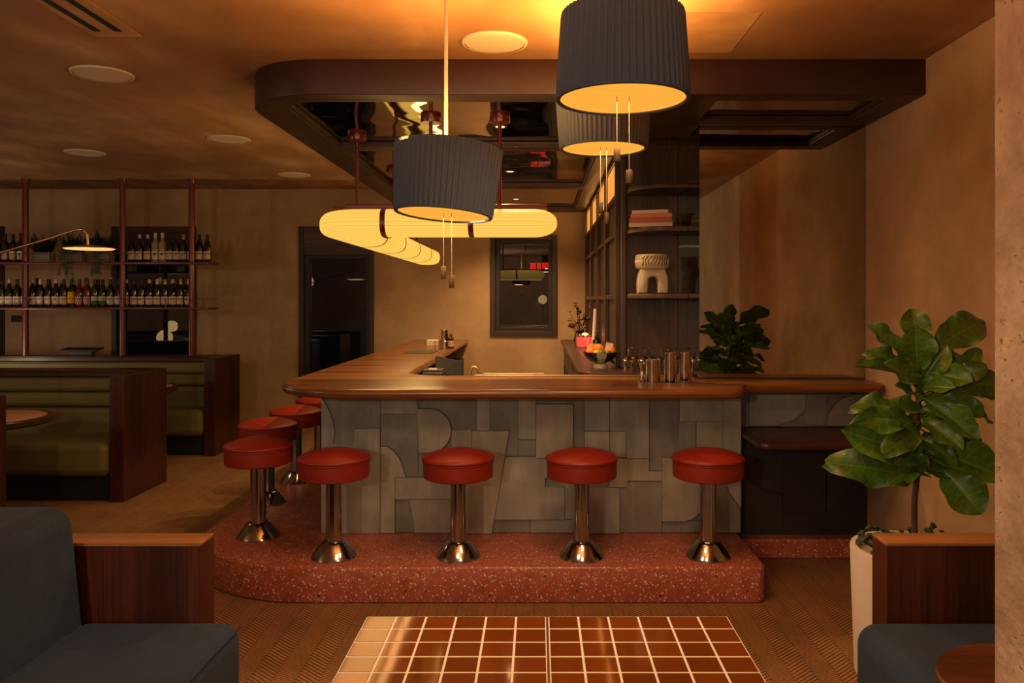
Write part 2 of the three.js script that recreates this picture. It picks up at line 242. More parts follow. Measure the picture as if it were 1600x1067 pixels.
// ------------------------------------------------------------------ platform, bar front, counter
tag(mesh('bar_platform', slab([[-2.03, 9.9], [-2.03, 4.177, 0.78], [1.203, 4.177, 0.06], [1.203, 4.99], [-1.16, 4.99], [-1.16, 9.9]], 0, 0.192, 0.014, 'x'), M.terrazzo), 'terracotta terrazzo foot platform with curved corner around the bar', 'platform');
const DIE = 4.8;
{ const t = thing('relief_bar', 'grey bar front of overlapping geometric relief panels above terrazzo platform', 'bar');
  mesh('core', rbox(-1.30, 1.223, 0.193, 1.045, DIE, 5.0, 0), M.zinc2, t);
  mesh('side_core', rbox(-1.30, -1.165, 0.193, 1.045, 5.0, 9.9, 0), M.zinc2, t);
  const k = DIE / 1240, X = v => (v - 841) * k, Y = v => 1.6 - (v - 468) * k;
  const arc = (cx, cy, r, a0, a1, n = 10) => Array.from({ length: n + 1 }, (_, i) => { const a = a0 + (a1 - a0) * i / n; return [cx + r * Math.cos(a), cy + r * Math.sin(a)]; });
  const R = (a, b, c, d) => [[a, b], [c, b], [c, d], [a, d]];
  const D = Math.PI / 180;
  const list = [
    [0.008, 1, R(508, 618, 594.5, 696)],
    [0.030, 0, [[504, 832], [504, 619], [511, 631], [518, 645], [523, 660], [524.5, 675], [522, 691], [553, 694], [556, 669], [595, 668], [595, 832]]],
    [0.024, 2, [[595.5, 697], [605, 697], [614, 702], [622, 711], [628, 723], [632, 735], [634.5, 744.5], [618, 744.5], [618, 832], [595.5, 832]]],
    [0.018, 0, R(595.5, 618, 653.5, 646)], [0.010, 1, [[595.5, 646.5], [653.5, 646.5], [653.5, 744], [635, 744], [632, 734], [628, 722], [622, 710], [614, 701], [605, 696.5], [595.5, 696.5]]],
    [0.030, 0, R(618.5, 745, 706, 778)], [0.006, 1, [[618.5, 779], [640, 779], [648.5, 832], [618.5, 832]]], [0.018, 2, [[640.5, 779], [728, 779], [728, 832], [649, 832]]],
    [0.048, 2, [[654, 637], [672, 637], ...arc(672, 671, 34, -90 * D, 90 * D, 18).slice(1), [655.5, 705]]],
    [0.008, 1, R(654, 618, 744.5, 744)], [0.020, 2, R(706, 671, 737, 744.5)], [0.014, 0, R(706.5, 745, 729, 778)],
    [0.022, 0, R(745, 618, 766, 672)], [0.010, 1, R(766.5, 618, 809, 712)],
    [0.036, 2, [[737.5, 672], [796, 672], [769, 832], [729, 832], [729, 745], [737.5, 745]]],
    [0.024, 0, R(809.5, 618, 837, 685)], [0.006, 1, R(796, 685.5, 836.5, 712)], [0.046, 2, R(837.5, 630, 895, 713)],
    [0.030, 0, [[790, 712.5], [855, 712.5], [855, 745], [851.5, 745], [851.5, 760], [882, 760], [882, 810], [773, 810]]],
    [0.010, 1, [[772.5, 810.5], [828, 810.5], [828, 832], [770, 832]]], [0.016, 0, R(828.5, 810.5, 896, 832)], [0.022, 2, R(882.5, 744, 920, 810)], [0.012, 1, R(855.5, 713.5, 897, 743.5)],
    [0.007, 1, R(895.5, 618, 912.5, 713)], [0.022, 0, R(913, 618, 951.5, 672)], [0.034, 2, R(913, 672.5, 951.5, 744)], [0.015, 0, R(952, 672.5, 978, 714)],
    [0.030, 0, [[952, 618], [1013, 618], [1013, 715], [978.5, 715], [978.5, 672], [952, 672]]], [0.006, 1, R(1013.5, 618, 1060, 735)], [0.008, 1, R(1060, 657.5, 1087, 713)],
    [0.022, 2, [[952, 715], [978, 715.5], [1013, 715.5], [1013, 735.5], [1033, 735.5], [1033, 750], [980, 750], [980, 760], [952, 760]]],
    [0.030, 0, R(920.5, 760.5, 967, 832)], [0.010, 1, R(967.5, 750.5, 1034, 832)],
    [0.030, 2, [[1033.5, 713.5], [1092, 713.5], [1092, 799], [1086, 805], [1078, 810], [1068, 812.5], [1033.5, 812.5]]], [0.010, 1, R(1034.5, 813, 1092, 832)],
    [0.032, 0, R(1060.5, 618, 1128, 657)], [0.020, 2, R(1087.5, 657.5, 1128, 713)], [0.012, 1, [[1092.5, 713.5], [1128, 713.5], [1128, 735], [1131, 752], [1138, 769], [1147, 783], [1156.5, 793], [1156.5, 832], [1092.5, 832]]],
    [0.024, 0, [[1128.5, 618], [1156.5, 618], [1156.5, 792], [1147.5, 782], [1138.5, 768], [1131.5, 751], [1128.5, 735]]],
  ];
  const mats = [M.zinc, M.zinc2, M.zinc3];
  for (const [th, m, pts] of list) {
    const s = new THREE.Shape(pts.map(([a, b]) => new THREE.Vector2(X(a), Math.min(1.044, Math.max(0.194, Y(b))))));
    const g = new THREE.ExtrudeGeometry(s, { depth: th - 0.003, bevelEnabled: true, bevelThickness: 0.0015, bevelSize: 0.0015, bevelOffset: -0.0015, bevelSegments: 1, curveSegments: 12 });
    g.translate(0, 0, -DIE + 0.0015); mesh('relief_panel', uvm(g, 'y', rnd(), rnd()), mats[m], t);
  }
}
{ const t = thing('relief_bar', 'grey relief front under the stepped counter end, its lower shade painted dark', 'bar');
  mesh('core', rbox(1.226, RIGHT - 0.003, 0.803, 1.045, 4.99, 5.028, 0), M.zinc2, t); mesh('lower_core', rbox(1.226, RIGHT - 0.003, 0.12, 0.803, 4.992, 5.028, 0), M.paintedShadow, t);
  mesh('kerb', rbox(1.226, RIGHT - 0.003, 0, 0.12, 4.90, 5.028, 0.01), M.terrazzo, t);
  const k = 4.98 / 1240, X = v => (v - 841) * k, Y = v => 1.6 - (v - 468) * k;
  const put = (pts, th, m) => { const g = new THREE.ExtrudeGeometry(new THREE.Shape(pts.map(p => new THREE.Vector2(X(p[0]), Math.min(1.044, Y(p[1]))))), { depth: th, bevelEnabled: false }); g.translate(0, 0, -4.99); mesh('relief_panel', uvm(g, 'y', rnd(), rnd()), m, t); };
  const q = []; for (let i = 0; i <= 10; i++) { const a = Math.PI + i / 10 * Math.PI / 2; q.push([1333 + 42 * Math.cos(a), 664 + 46 * Math.sin(a)]); }
  put([...q, [1333, 664]], 0.03, M.zinc3); put([[1170, 616], [1257, 616], [1257, 640], [1240, 655], [1212, 664], [1170, 664]], 0.024, M.zinc); put([[1257.5, 616], [1291, 616], [1291, 664], [1257.5, 664]], 0.012, M.zinc2); put([[1333.5, 616], [1348, 616], [1348, 640], [1333.5, 640]], 0.016, M.zinc2);
  put([[1160, 690], [1222, 690], [1222, 770], [1195, 764], [1160, 735]], 0.02, M.paintedShadow); put([[1223, 690], [1290, 690], [1290, 800], [1223, 800]], 0.012, M.paintedShadow); put([[1291, 690], [1340, 690], [1340, 740], [1291, 800]], 0.024, M.paintedShadow); put([[1160, 740], [1195, 768], [1222, 773], [1222, 830], [1160, 830]], 0.01, M.paintedShadow);  // lower panels painted near black for the unlit knee space
}
const CT = 1.1, CB = 1.046;
tag(mesh('bar_counter', slab([[-1.56, 9.94], [-1.56, 4.40, 0.52], [1.165, 4.40, 0.1], [1.165, 4.60, 0.09], [1.25, 4.68, 0.06], [2.064, 4.70, 0.05], [2.064, 5.014], [1.014, 5.014], [1.014, 5.25], [-0.88, 5.25, 0.26], [-0.88, 9.94]], CB, CT, 0.022, 'x', [], 5), M.counter), 'long polished wooden bar counter with rounded nosing turning back to the wall', 'counter');
tag(mesh('drip_rail', rbox(-0.42, 1.0, CT + 0.0005, CT + 0.008, 5.17, 5.2, 0.003, 'x'), M.brass), 'thin brass rail along the inner edge of the counter', 'rail');
tag(mesh('ledge', slab([[1.228, 4.985], [1.228, 4.39, 0.05], [RIGHT - 0.004, 4.39], [RIGHT - 0.004, 4.985]], 0.765, 0.803, 0.012, 'x'), M.mahog), 'dark wooden low ledge below the stepped end of the counter', 'ledge');

// ------------------------------------------------------------------ stools
const PLAT = 0.192;
function makeStool(label) {
  const t = thing('bar_stool', label, 'stool', [0, PLAT, 0], 0, 'red stools around the bar');
  mesh('base', lathe([[0, 0], [0.121, 0], [0.122, 0.006], [0.118, 0.014], [0.066, 0.082], [0.058, 0.088], [0.046, 0.09]], 40), M.chrome, t);
  mesh('pole', lathe([[0.0445, 0.085], [0.0445, 0.44]], 32), M.chrome, t);
  mesh('seat_band', lathe([[0, 0.436], [0.180, 0.436], [0.189, 0.441], [0.191, 0.452], [0.192, 0.52], [0.188, 0.526]], 56), M.redVinyl, t);
  const dome = [[0.188, 0.527], [0.197, 0.533], [0.199, 0.541], [0.194, 0.550]]; for (let i = 1; i <= 10; i++) { const u = i / 10; dome.push([0.194 * (1 - u), 0.550 + 0.042 * (1 - (1 - u) ** 2.2)]); }
  const cushion = mesh('seat_cushion', lathe(dome, 56, 1.2), M.redVinyl, t);
  mesh('piping', new THREE.TorusGeometry(0.190, 0.0055, 8, 56).rotateX(Math.PI / 2).translate(0, 0.526, 0), M.redVinyl, cushion);
  return t;
}
const stoolSpots = [[-1.119, 4.35, 'red vinyl bar stool, leftmost of the front row on the platform'], [-0.4385, 4.35, 'red vinyl bar stool, second of the front row before the D-shaped relief'], [0.2386, 4.35, 'red vinyl bar stool, third of the front row on the platform'], [0.93, 4.35, 'red vinyl bar stool, rightmost of the front row by the low ledge'], [-1.665, 4.72, 'red vinyl bar stool standing at the curved platform corner'], [-1.87, 5.49, 'red vinyl bar stool just behind the platform corner one'], [-1.875, 6.14, 'red vinyl bar stool on the platform side, second from farthest'], [-1.88, 6.82, 'farthest red vinyl bar stool, half hidden by the bar front']];
const stool0 = makeStool(stoolSpots[0][2]); stool0.position.set(stoolSpots[0][0], PLAT, -stoolSpots[0][1]);
stoolSpots.slice(1).forEach(([x, d, label]) => copy(stool0, [x, PLAT, -d], rnd() * 6, label));

// ------------------------------------------------------------------ canopy over the bar
const CAN = 2.693;
{ const t = thing('bar_canopy', 'dark maroon canopy with rounded corner and mirrored coffers hung above the bar', 'canopy');
  const h1 = [[-1.43, 4.40, 0.2], [0.44, 4.40], [0.44, 5.70], [-1.43, 5.70]], h2 = [[-1.43, 5.86], [0.44, 5.86], [0.44, 7.70], [-1.43, 7.70]], h3 = [[-1.43, 7.86], [0.44, 7.86], [0.44, 9.7], [-1.43, 9.7]], h4 = [[0.98, 4.38], [1.92, 4.38], [1.92, 4.91], [0.98, 4.91]];
  mesh('frame', slab([[-1.65, 9.95], [-1.65, 4.235, 0.46], [RIGHT - 0.004, 4.235], [RIGHT - 0.004, 5.014], [1.016, 5.014], [1.016, 5.36], [0.6, 5.36], [0.6, 9.95]], CAN, CEIL - 0.002, 0.008, 'x', [h1, h2, h3, h4]), M.canopy, t);
  for (const h of [h1, h2, h3, h4]) { const x0 = h[0][0], x1 = h[1][0], d0 = h[0][1], d1 = h[2][1];
    mesh('mirror_panel', rbox(x0 + 0.002, x1 - 0.002, 2.735, 2.742, d0 + 0.002, d1 - 0.002, 0), M.darkMirror, t);
    for (const [a, b, c, d] of [[x0, x1, d0, d0 + 0.016], [x0, x1, d1 - 0.016, d1], [x0, x0 + 0.016, d0 + 0.016, d1 - 0.016], [x1 - 0.016, x1, d0 + 0.016, d1 - 0.016]]) if (h !== h1 || c !== d0) mesh('coffer_bead', rbox(a, b, 2.705, 2.7345, c, d, 0.006), M.canopy, t);
  }
}
{ const glow = std({ color: rgb(0.5, 0.4, 0.3), emissive: rgb(1, 0.72, 0.36), emissiveIntensity: 1.3 });
  [[5.21, 'recessed spotlight in the canopy coffer nearest the front'], [7.03, 'recessed spotlight in the middle canopy coffer'], [8.96, 'recessed spotlight in the rearmost canopy coffer']].forEach(([d, label]) => {
    const t = thing('downlight', label, 'spotlight', [-0.25, 2.735, -d], 0, 'canopy spotlights');
    mesh('trim_ring', lathe([[0.032, -0.001], [0.045, -0.004], [0.048, 0]], 24), M.black, t); mesh('lens', lathe([[0, -0.003], [0.031, -0.003], [0.031, 0]], 24), glow, t);
    spot(WASH, d > 8 ? 17 : 12, [-0.25, 2.725, -d], [-0.25, 0, -d], 1.15, 1.2);
  });
}

// ------------------------------------------------------------------ lantern: L of silk tubes
{ const t = thing('tube_lantern', 'long glowing yellow silk tube lantern bent in an L above the bar', 'lantern');
  const cx = -1.255, cd = 4.95, cy = 2.075, hw = 0.145, hh = 0.085, rc = 0.17;
  // path point by length: right end of the front tube, corner, rear end of the side tube
  const x1 = 0.118, dEnd = 9.1, L1 = x1 - (cx + rc), La = rc * Math.PI / 2, L2 = dEnd - (cd + rc), LT = L1 + La + L2;
  const at = s => { if (s < L1) return [x1 - s, cd, 0]; if (s < L1 + La) { const a = (s - L1) / rc; return [cx + rc - rc * Math.sin(a), cd + rc - rc * Math.cos(a), a]; } return [cx, cd + rc + (s - L1 - La), Math.PI / 2]; };
  function sweep(s0, s1, n, grow, capA, capB) {
    const N = 40, pos = [], uv = [], idx = []; const rows = [];
    const add = (s, k) => rows.push([s, k]);
    if (capA) for (let i = 0; i < 8; i++) { const a = i / 8 * Math.PI / 2; add(s0 + hw * (1 - Math.sin(a + 0.0)) * -1 + hw, 0) && 0; rows[rows.length - 1] = [s0 + hw * (1 - Math.cos(Math.PI / 2 - a)) * 0 + hw * (1 - Math.cos(a)) * 0 + hw - hw * Math.cos(a), Math.sin(a) || 0.002]; }
    const a0 = capA ? s0 + hw : s0, b0 = capB ? s1 - hw : s1;
    for (let i = 0; i <= n; i++) add(a0 + (b0 - a0) * i / n, 1);
    if (capB) for (let i = 1; i <= 8; i++) { const a = i / 8 * Math.PI / 2; rows.push([s1 - hw + hw * Math.sin(a), Math.cos(a) < 0.002 ? 0.002 : Math.cos(a)]); }
    for (const [s, k] of rows) { const [px, pd, ang] = at(Math.max(0, Math.min(LT, s)));
      for (let j = 0; j <= N; j++) { const a = j / N * Math.PI * 2, c = Math.cos(a), q = Math.sin(a), e = 0.72, u = Math.sign(c) * Math.abs(c) ** e * (hw + grow) * k, v = Math.sign(q) * Math.abs(q) ** e * (hh + grow) * k ** 0.8;
        const nx = Math.sin(ang), nd = Math.cos(ang); // outward side direction in plan
        pos.push(px - nx * u, cy + v, -(pd - nd * u)); uv.push(s, j / N * 2); } }
    for (let i = 0; i < rows.length - 1; i++) for (let j = 0; j < N; j++) { const a = i * (N + 1) + j, b = a + N + 1; idx.push(a, b, a + 1, b, b + 1, a + 1); }
    const g = new THREE.BufferGeometry(); g.setAttribute('position', new THREE.Float32BufferAttribute(pos, 3)); g.setAttribute('uv', new THREE.Float32BufferAttribute(uv, 2)); g.setIndex(idx); g.computeVertexNormals(); return g;
  }
  const sOf = d => L1 + La + d - cd - rc;
  const cuts = [0, x1 + 0.41, x1 + 0.945, sOf(5.82), sOf(6.63), sOf(7.43), sOf(8.22), LT];
  for (let i = 0; i < cuts.length - 1; i++) mesh('shade_segment', sweep(cuts[i], cuts[i + 1], i === 2 ? 24 : 4, 0, i === 0, i === cuts.length - 2), M.lanternGlow, t);
  cuts.slice(1, -1).forEach((s, i) => mesh('band', sweep(s - (i < 2 ? 0.016 : 0.018), s + (i < 2 ? 0.016 : 0.018), 1, 0.006, false, false), M.redPaint, t));
  mesh('spine', rbox(cx + 0.06, x1 - 0.06, cy + hh - 0.004, cy + hh + 0.03, cd - 0.05, cd + 0.05, 0.006, 'x'), M.redPaint, t);
  mesh('spine', rbox(cx - 0.05, cx + 0.05, cy + hh - 0.004, cy + hh + 0.03, cd + 0.1, dEnd - 0.08, 0.006, 'z'), M.redPaint, t);
  for (const [x, d] of [[-0.67, cd], [-0.24, cd], [cx, 5.5], [cx, 6.9], [cx, 8.2]]) {
    const rd = mesh('rod', rod([x, cy + hh + 0.02, -d], [x, 2.71, -d], 0.012, 12), M.redPaint, t);
    mesh('mount', lathe([[0, 0], [0.062, 0], [0.064, 0.006], [0.064, 0.034], [0, 0.034]], 28).translate(x, 2.7008, -d), M.redPaint, rd);
  }
  const P = 4.6;
  for (const [a, b] of [[5.15, 6.45], [6.5, 7.8], [7.85, 9.05]]) { const m = -(a + b) / 2, l = b - a;
    rect(LANTERN, P * 0.7, hw * 1.8, l, [cx, cy - hh - 0.015, m], [0, -1, 0]);
    rect(LANTERN, P * 1.3, l, hh * 1.5, [cx - hw - 0.015, cy, m], [-1, 0, 0]); rect(LANTERN, P * 1.3, l, hh * 1.5, [cx + hw + 0.015, cy, m], [1, 0, 0]); }
  rect(LANTERN, P, 1.25, hw * 1.8, [-0.55, cy - hh - 0.015, -cd], [0, -1, 0]);
  rect(LANTERN, P * 0.8, 1.25, hh * 1.5, [-0.55, cy, -cd + hw + 0.015], [0, 0, 1]); rect(LANTERN, P * 1.6, hw * 1.6, hh * 1.4, [cx, cy, -dEnd - 0.015], [0, 0, -1]);
}

// ------------------------------------------------------------------ pleated pendants
function pleated(rTop, rBot, h, off) {
  const N = 240, pos = [], idx = [], uv = [];
  const rowsY = [0, 0.012, h - 0.012, h];
  rowsY.forEach((y, ri) => { const u = y / h, r0 = rBot + (rTop - rBot) * u; for (let j = 0; j <= N; j++) { const a = j / N * Math.PI * 2, z = [0, 0.0045, 0.0045, 0][j % 4] , r = r0 + off + z - (ri === 0 || ri === 3 ? 0.002 : 0); pos.push(Math.cos(a) * r, y, Math.sin(a) * r); uv.push(j / N, u); } });
  for (let i = 0; i < rowsY.length - 1; i++) for (let j = 0; j < N; j++) { const a = i * (N + 1) + j, b = a + N + 1; idx.push(a, b, a + 1, b, b + 1, a + 1); }
  const g = new THREE.BufferGeometry(); g.setAttribute('position', new THREE.Float32BufferAttribute(pos, 3)); g.setAttribute('uv', new THREE.Float32BufferAttribute(uv, 2)); g.setIndex(idx); return toCreasedNormals(g, 0.3);
}
function pendant(label, x, d, y0, h, rTop, rBot, tilt, cords, power, up) {
  const t = thing('pendant_lamp', label, 'lamp', [x, y0, -d], 0, 'pleated pendant lamps');
  const s = mesh('shade', pleated(rTop, rBot, h, -0.004), M.shade, t);
  const inner = mesh('lining', lathe([[rBot - 0.014, 0.004], [rTop - 0.014, h - 0.006]], 64), M.shadeIn, s);
  const rim = mesh('rim', lathe([[rBot - 0.016, 0.0], [rBot - 0.012, -0.003], [rBot - 0.003, -0.002], [rBot - 0.001, 0.006], [rBot - 0.014, 0.008], [rBot - 0.016, 0.0]], 64), M.shade, s);
  const dif = mesh('diffuser', lathe([[0, 0.014], [rBot - 0.016, 0.010], [rBot - 0.015, 0.004]], 64), M.pendantGlow, s);
  const topd = mesh('upper_diffuser', lathe([[0, h - 0.02], [rTop - 0.016, h - 0.02]], 48), M.pendantGlow, s);
  for (const m of [s, inner, rim, dif, topd]) m.geometry.translate(0, -h / 2, 0);
  s.position.y = h / 2; s.rotation.set(tilt ? -0.055 : 0, 0, tilt);
  mesh('rod', rod([0, h - 0.03, 0], [0, CEIL - y0 - 0.02, 0], 0.0075, 10), M.paleRod, t);
  mesh('ceiling_rose', lathe([[0, -0.03], [0.05, -0.03], [0.055, -0.02], [0.055, 0]], 28).translate(0, CEIL - y0, 0), M.paleRod, t);
  for (const [cx, cz, top, len] of cords) { const pc = mesh('pull_cord', rod([cx, 0.006, cz], [cx, -top, cz], 0.0011, 6), M.cord, t);
    mesh('pull_weight', lathe([[0, -len], [0.0095, -len], [0.0105, -len + 0.002], [0.0105, -0.002], [0.0095, 0], [0, 0]], 16).translate(cx, -top, cz), M.bronze, pc); }
  const w = (rBot - 0.03) * 1.75, wu = (rTop - 0.03) * 1.75;
  rect(DOWN, power, w, w, [x, y0 - 0.012, -d], [0, -1, 0]); rect(AMBER, up, wu, wu, [x, y0 + h + 0.008, -d], [0, 1, 0]);
  return t;
}
pendant('grey-blue pleated pendant shade hung lowest, in front of the lantern', -0.36, 3.1, 1.93, 0.262, 0.212, 0.193, -0.075, [[-0.008, 0.02, 0.20, 0.05], [0.024, 0.02, 0.235, 0.05]], 28, 75);
pendant('largest grey-blue pleated pendant shade, nearest, flaring towards its bottom', 0.264, 2.48, 2.224, 0.268, 0.193, 0.211, 0, [[-0.02, 0.02, 0.155, 0.042], [0.018, 0.02, 0.222, 0.042]], 22, 68);
pendant('grey-blue pleated pendant shade half hidden behind the largest one', 0.285, 3.47, 2.258, 0.262, 0.212, 0.193, 0, [[-0.014, 0.02, 0.235, 0.05], [0.012, 0.02, 0.28, 0.05]], 28, 75);

// ------------------------------------------------------------------ out-of-frame globe lamps: some show in the windows, some are added fill
{ const glow = std({ color: rgb(0.3, 0.25, 0.2), emissive: rgb(1, 0.62, 0.22), emissiveIntensity: 3 });
  const lampAt = (x, y, z, r, power, label) => { const t = thing('globe_lamp', label, 'lamp', [x, 0, z], 0, 'globe floor lamps');
    mesh('base', lathe([[0, 0], [0.13, 0], [0.13, 0.02], [0, 0.025]], 28), M.black, t); mesh('pole', lathe([[0.012, 0.02], [0.012, y - r + 0.01]], 12), M.brass, t);
    mesh('globe', new THREE.SphereGeometry(r, 24, 16).translate(0, y, 0), glow, t); point(ROOM, power, [x, y, z], 5); };
  lampAt(0.12, 1.60, 1.2, 0.12, 2.5, 'white globe floor lamp standing behind the tiled tables');
  lampAt(-1.3, 2.0, 1.3, 0.14, 9.5, 'added globe fill lamp standing out of view behind the blue sofa');  // added main fill, set left so the column shadow misses the visible wall
  lampAt(-5.2, 2.0, -2.2, 0.14, 3.5, 'added globe fill lamp standing out of view in the booth aisle');  // unseen lamp put in to fill the booth side with light
  lampAt(-5.9, 1.0, -7.55, 0.12, 1.2, 'white globe lamp standing at the far booth');
  lampAt(-6.6, 1.12, -5.8, 0.10, 0.8, 'white globe lamp standing at the nearer booth table');
}

// ------------------------------------------------------------------ shelf niche and back bar
{ const t = thing('shelf_niche', 'dark walnut shelf niche with three round-ended shelves beside the mirror', 'shelving');
  mesh('back_panel', rbox(0.617, 1.019, 1.10, CAN - 0.002, 5.80, 5.819, 0.002), M.walnut, t);
  mesh('corner_post', rbox(0.600, 0.640, 1.10, CAN - 0.002, 5.74, 5.80, 0.008), M.walnut, t);
  for (const y of [2.358, 2.066, 1.606]) mesh('shelf', slab([[0.641, 5.79], [0.641, 5.40, 0.24], [1.018, 5.40], [1.018, 5.79]], y, y + 0.036, 0.006, 'x'), M.walnut, t);
}
tag(mesh('back_bar_counter', slab([[0.28, 9.9], [0.28, 5.5, 0.1], [1.019, 5.5], [1.019, 5.795], [0.598, 5.795], [0.598, 9.9]], 1.062, 1.1, 0.012, 'z'), M.mahog), 'dark glossy wooden back bar counter under the bottle shelves', 'counter');
{ const t = thing('back_bar_cabinet', 'black back bar cooler cabinet below the back counter', 'cabinet');
  mesh('body', merge(rbox(0.34, 0.60, 0.0, 1.06, 5.56, 9.9, 0.004), rbox(0.60, 1.018, 0, 1.06, 5.56, 5.79, 0.004)), M.black, t);
  for (let k = 0; k < 5; k++) { const d = mesh('door', rbox(0.315, 0.338, 0.12, 1.03, 5.66 + k * 0.84, 6.44 + k * 0.84, 0.004), M.charcoal, t); mesh('handle', rod([0.30, 0.5, -(5.72 + k * 0.84)], [0.30, 0.85, -(5.72 + k * 0.84)], 0.008), M.steel, d); }
}
{ const t = thing('bottle_wall', 'walnut back bar wall of posts and rails with amber backlit panels on top', 'shelving');
  mesh('wall_panel', rbox(0.61, 0.629, 1.10, CAN - 0.002, 5.82, 9.9, 0.002), M.walnut, t);
  const glow = std({ color: rgb(0.2, 0.1, 0.04), emissive: rgb(1.0, 0.36, 0.055), emissiveIntensity: 0.95 });
  const posts = [5.9, 6.85, 7.8, 8.75, 9.7];
  for (const d of posts) mesh('post', rbox(0.575, 0.61, 1.10, CAN - 0.002, d, d + 0.08, 0.004), M.walnut, t);
  for (let i = 0; i < 4; i++) { const a = posts[i] + 0.08, b = posts[i + 1];
    for (const y of [1.60, 2.08, 2.36, 2.652]) mesh('rail', rbox(0.58, 0.61, y, y + 0.036, a, b, 0.003, 'z'), M.walnut, t);
    mesh('lit_panel', rbox(0.600, 0.609, 2.397, 2.652, a, b, 0), glow, t);
    rect(AMBER, 2.2, b - a, 0.24, [0.592, 2.52, -(a + b) / 2], [-1, 0, 0]); }
}

// ------------------------------------------------------------------ tiled tables
{ const mk = (x0, label) => { const t = thing('tiled_table', label, 'table', [0, 0, 0], 0, 'terracotta tiled tables');
    const n = 6, m = 9, s = 0.1036, gap = 0.0064, D0 = 2.756, H = 0.50;
    mesh('table_top', rbox(x0, x0 + n * s, H - 0.035, H - 0.0005, D0 - m * s, D0, 0.002), M.grout, t);
    const geo = new RoundedBoxGeometry(s - gap, 0.007, s - gap, 2, 0.0018);
    for (let i = 0; i < n; i++) for (let j = 0; j < m; j++) { const o = mesh('tile', geo, M.tile[rnd() * 3 | 0], t); o.position.set(x0 + (i + 0.5) * s, H - 0.0033 + rr(-0.0001, 0.0001), -(D0 - (j + 0.5) * s)); o.rotation.set(rr(-0.0015, 0.0015), 0, rr(-0.0015, 0.0015)); }
    const cx = x0 + n * s / 2, cd = D0 - m * s / 2;
    mesh('pedestal', rod([cx, 0.02, -cd], [cx, H - 0.03, -cd], 0.035, 20), M.black, t); mesh('foot', lathe([[0, 0], [0.24, 0], [0.24, 0.012], [0.04, 0.03], [0, 0.03]], 36).translate(cx, 0, -cd), M.black, t); };
  mk(-0.5945, 'terracotta tiled table nearer the blue sofa with tall backrest'); mk(0.0345, 'terracotta tiled table nearer the rough concrete column');
}

// ------------------------------------------------------------------ blue sofas and wooden end panels
function soft(x0, x1, y0, y1, d0, d1, r, lean = 0) {
  const w = x1 - x0, h = y1 - y0, d = Math.abs(d1 - d0); const g = new RoundedBoxGeometry(w, h, d, 8, r); g.translate((x0 + x1) / 2, (y0 + y1) / 2, -(d0 + d1) / 2);
  if (lean) { const p = g.attributes.position; for (let i = 0; i < p.count; i++) p.setX(i, p.getX(i) + lean * (p.getY(i) - y0) / h); g.computeVertexNormals(); }
  return uvm(g, 'z');
}
{ const t = thing('sofa', 'blue suede sofa seen beside the wooden end panel, with tall backrest', 'sofa');
  const seat = mesh('seat_cushion', soft(-1.66, -1.06, 0.10, 0.452, 0.9, 2.87, 0.07), M.suede, t);
  mesh('piping', tube([[-1.063, 0.432, -2.84], [-1.066, 0.437, -2.0], [-1.066, 0.437, -0.93]], 0.003, 20, 6), M.suede, seat);
  mesh('backrest', soft(-2.02, -1.585, 0.10, 0.868, 0.9, 2.865, 0.075, -0.075), M.suede, t);
  mesh('plinth', rbox(-1.98, -1.12, 0, 0.1, 0.95, 2.82, 0.004), M.black, t); }
{ const t = thing('sofa', 'blue suede seat half hidden behind the concrete column', 'sofa');
  mesh('seat_cushion', soft(1.13, 1.76, 0.10, 0.452, 2.30, 2.87, 0.075), M.suede, t);
  mesh('backrest', soft(1.72, 2.05, 0.10, 0.868, 2.30, 2.865, 0.07), M.suede, t);
  mesh('plinth', rbox(1.19, 2.0, 0, 0.1, 2.35, 2.82, 0.004), M.black, t); }
{ const mk = (x0, x1, label) => { const t = thing('end_panel', label, 'partition');
    mesh('face', rbox(x0 + 0.004, x1 - 0.004, 0, 0.700, 2.90, 3.02, 0.003), M.cherry, t); mesh('cap', rbox(x0, x1, 0.699, 0.711, 2.896, 3.024, 0.003, 'x'), M.plank, t);
    mesh('edge_strip', x1 < 0 ? rbox(x1 - 0.004, x1, 0, 0.699, 2.896, 3.024, 0.002) : rbox(x0, x0 + 0.004, 0, 0.699, 2.896, 3.024, 0.002), M.cherry, t); };
  mk(-2.05, -1.235, 'low wooden panel behind the blue sofa with tall backrest'); mk(1.272, 2.05, 'low wooden panel in front of the fig plant pot'); }
{ const t = thing('side_table', 'small round wooden side table beside the concrete column', 'table', [1.29, 0, -2.025]);
  mesh('table_top', uvm(lathe([[0, 0.592], [0.24, 0.592], [0.25, 0.599], [0.25, 0.612], [0.245, 0.617], [0, 0.617]], 56).rotateY(0.5), 'x'), M.cherry, t);
  mesh('pedestal', lathe([[0.02, 0.02], [0.02, 0.593]], 16), M.black, t); mesh('foot', lathe([[0, 0], [0.17, 0], [0.17, 0.012], [0, 0.022]], 32), M.black, t); }
struct('wall_column', rbox(1.0, 1.45, 0, CEIL, 1.28, 1.742, 0.006), M.concrete, 'rough bare concrete column');

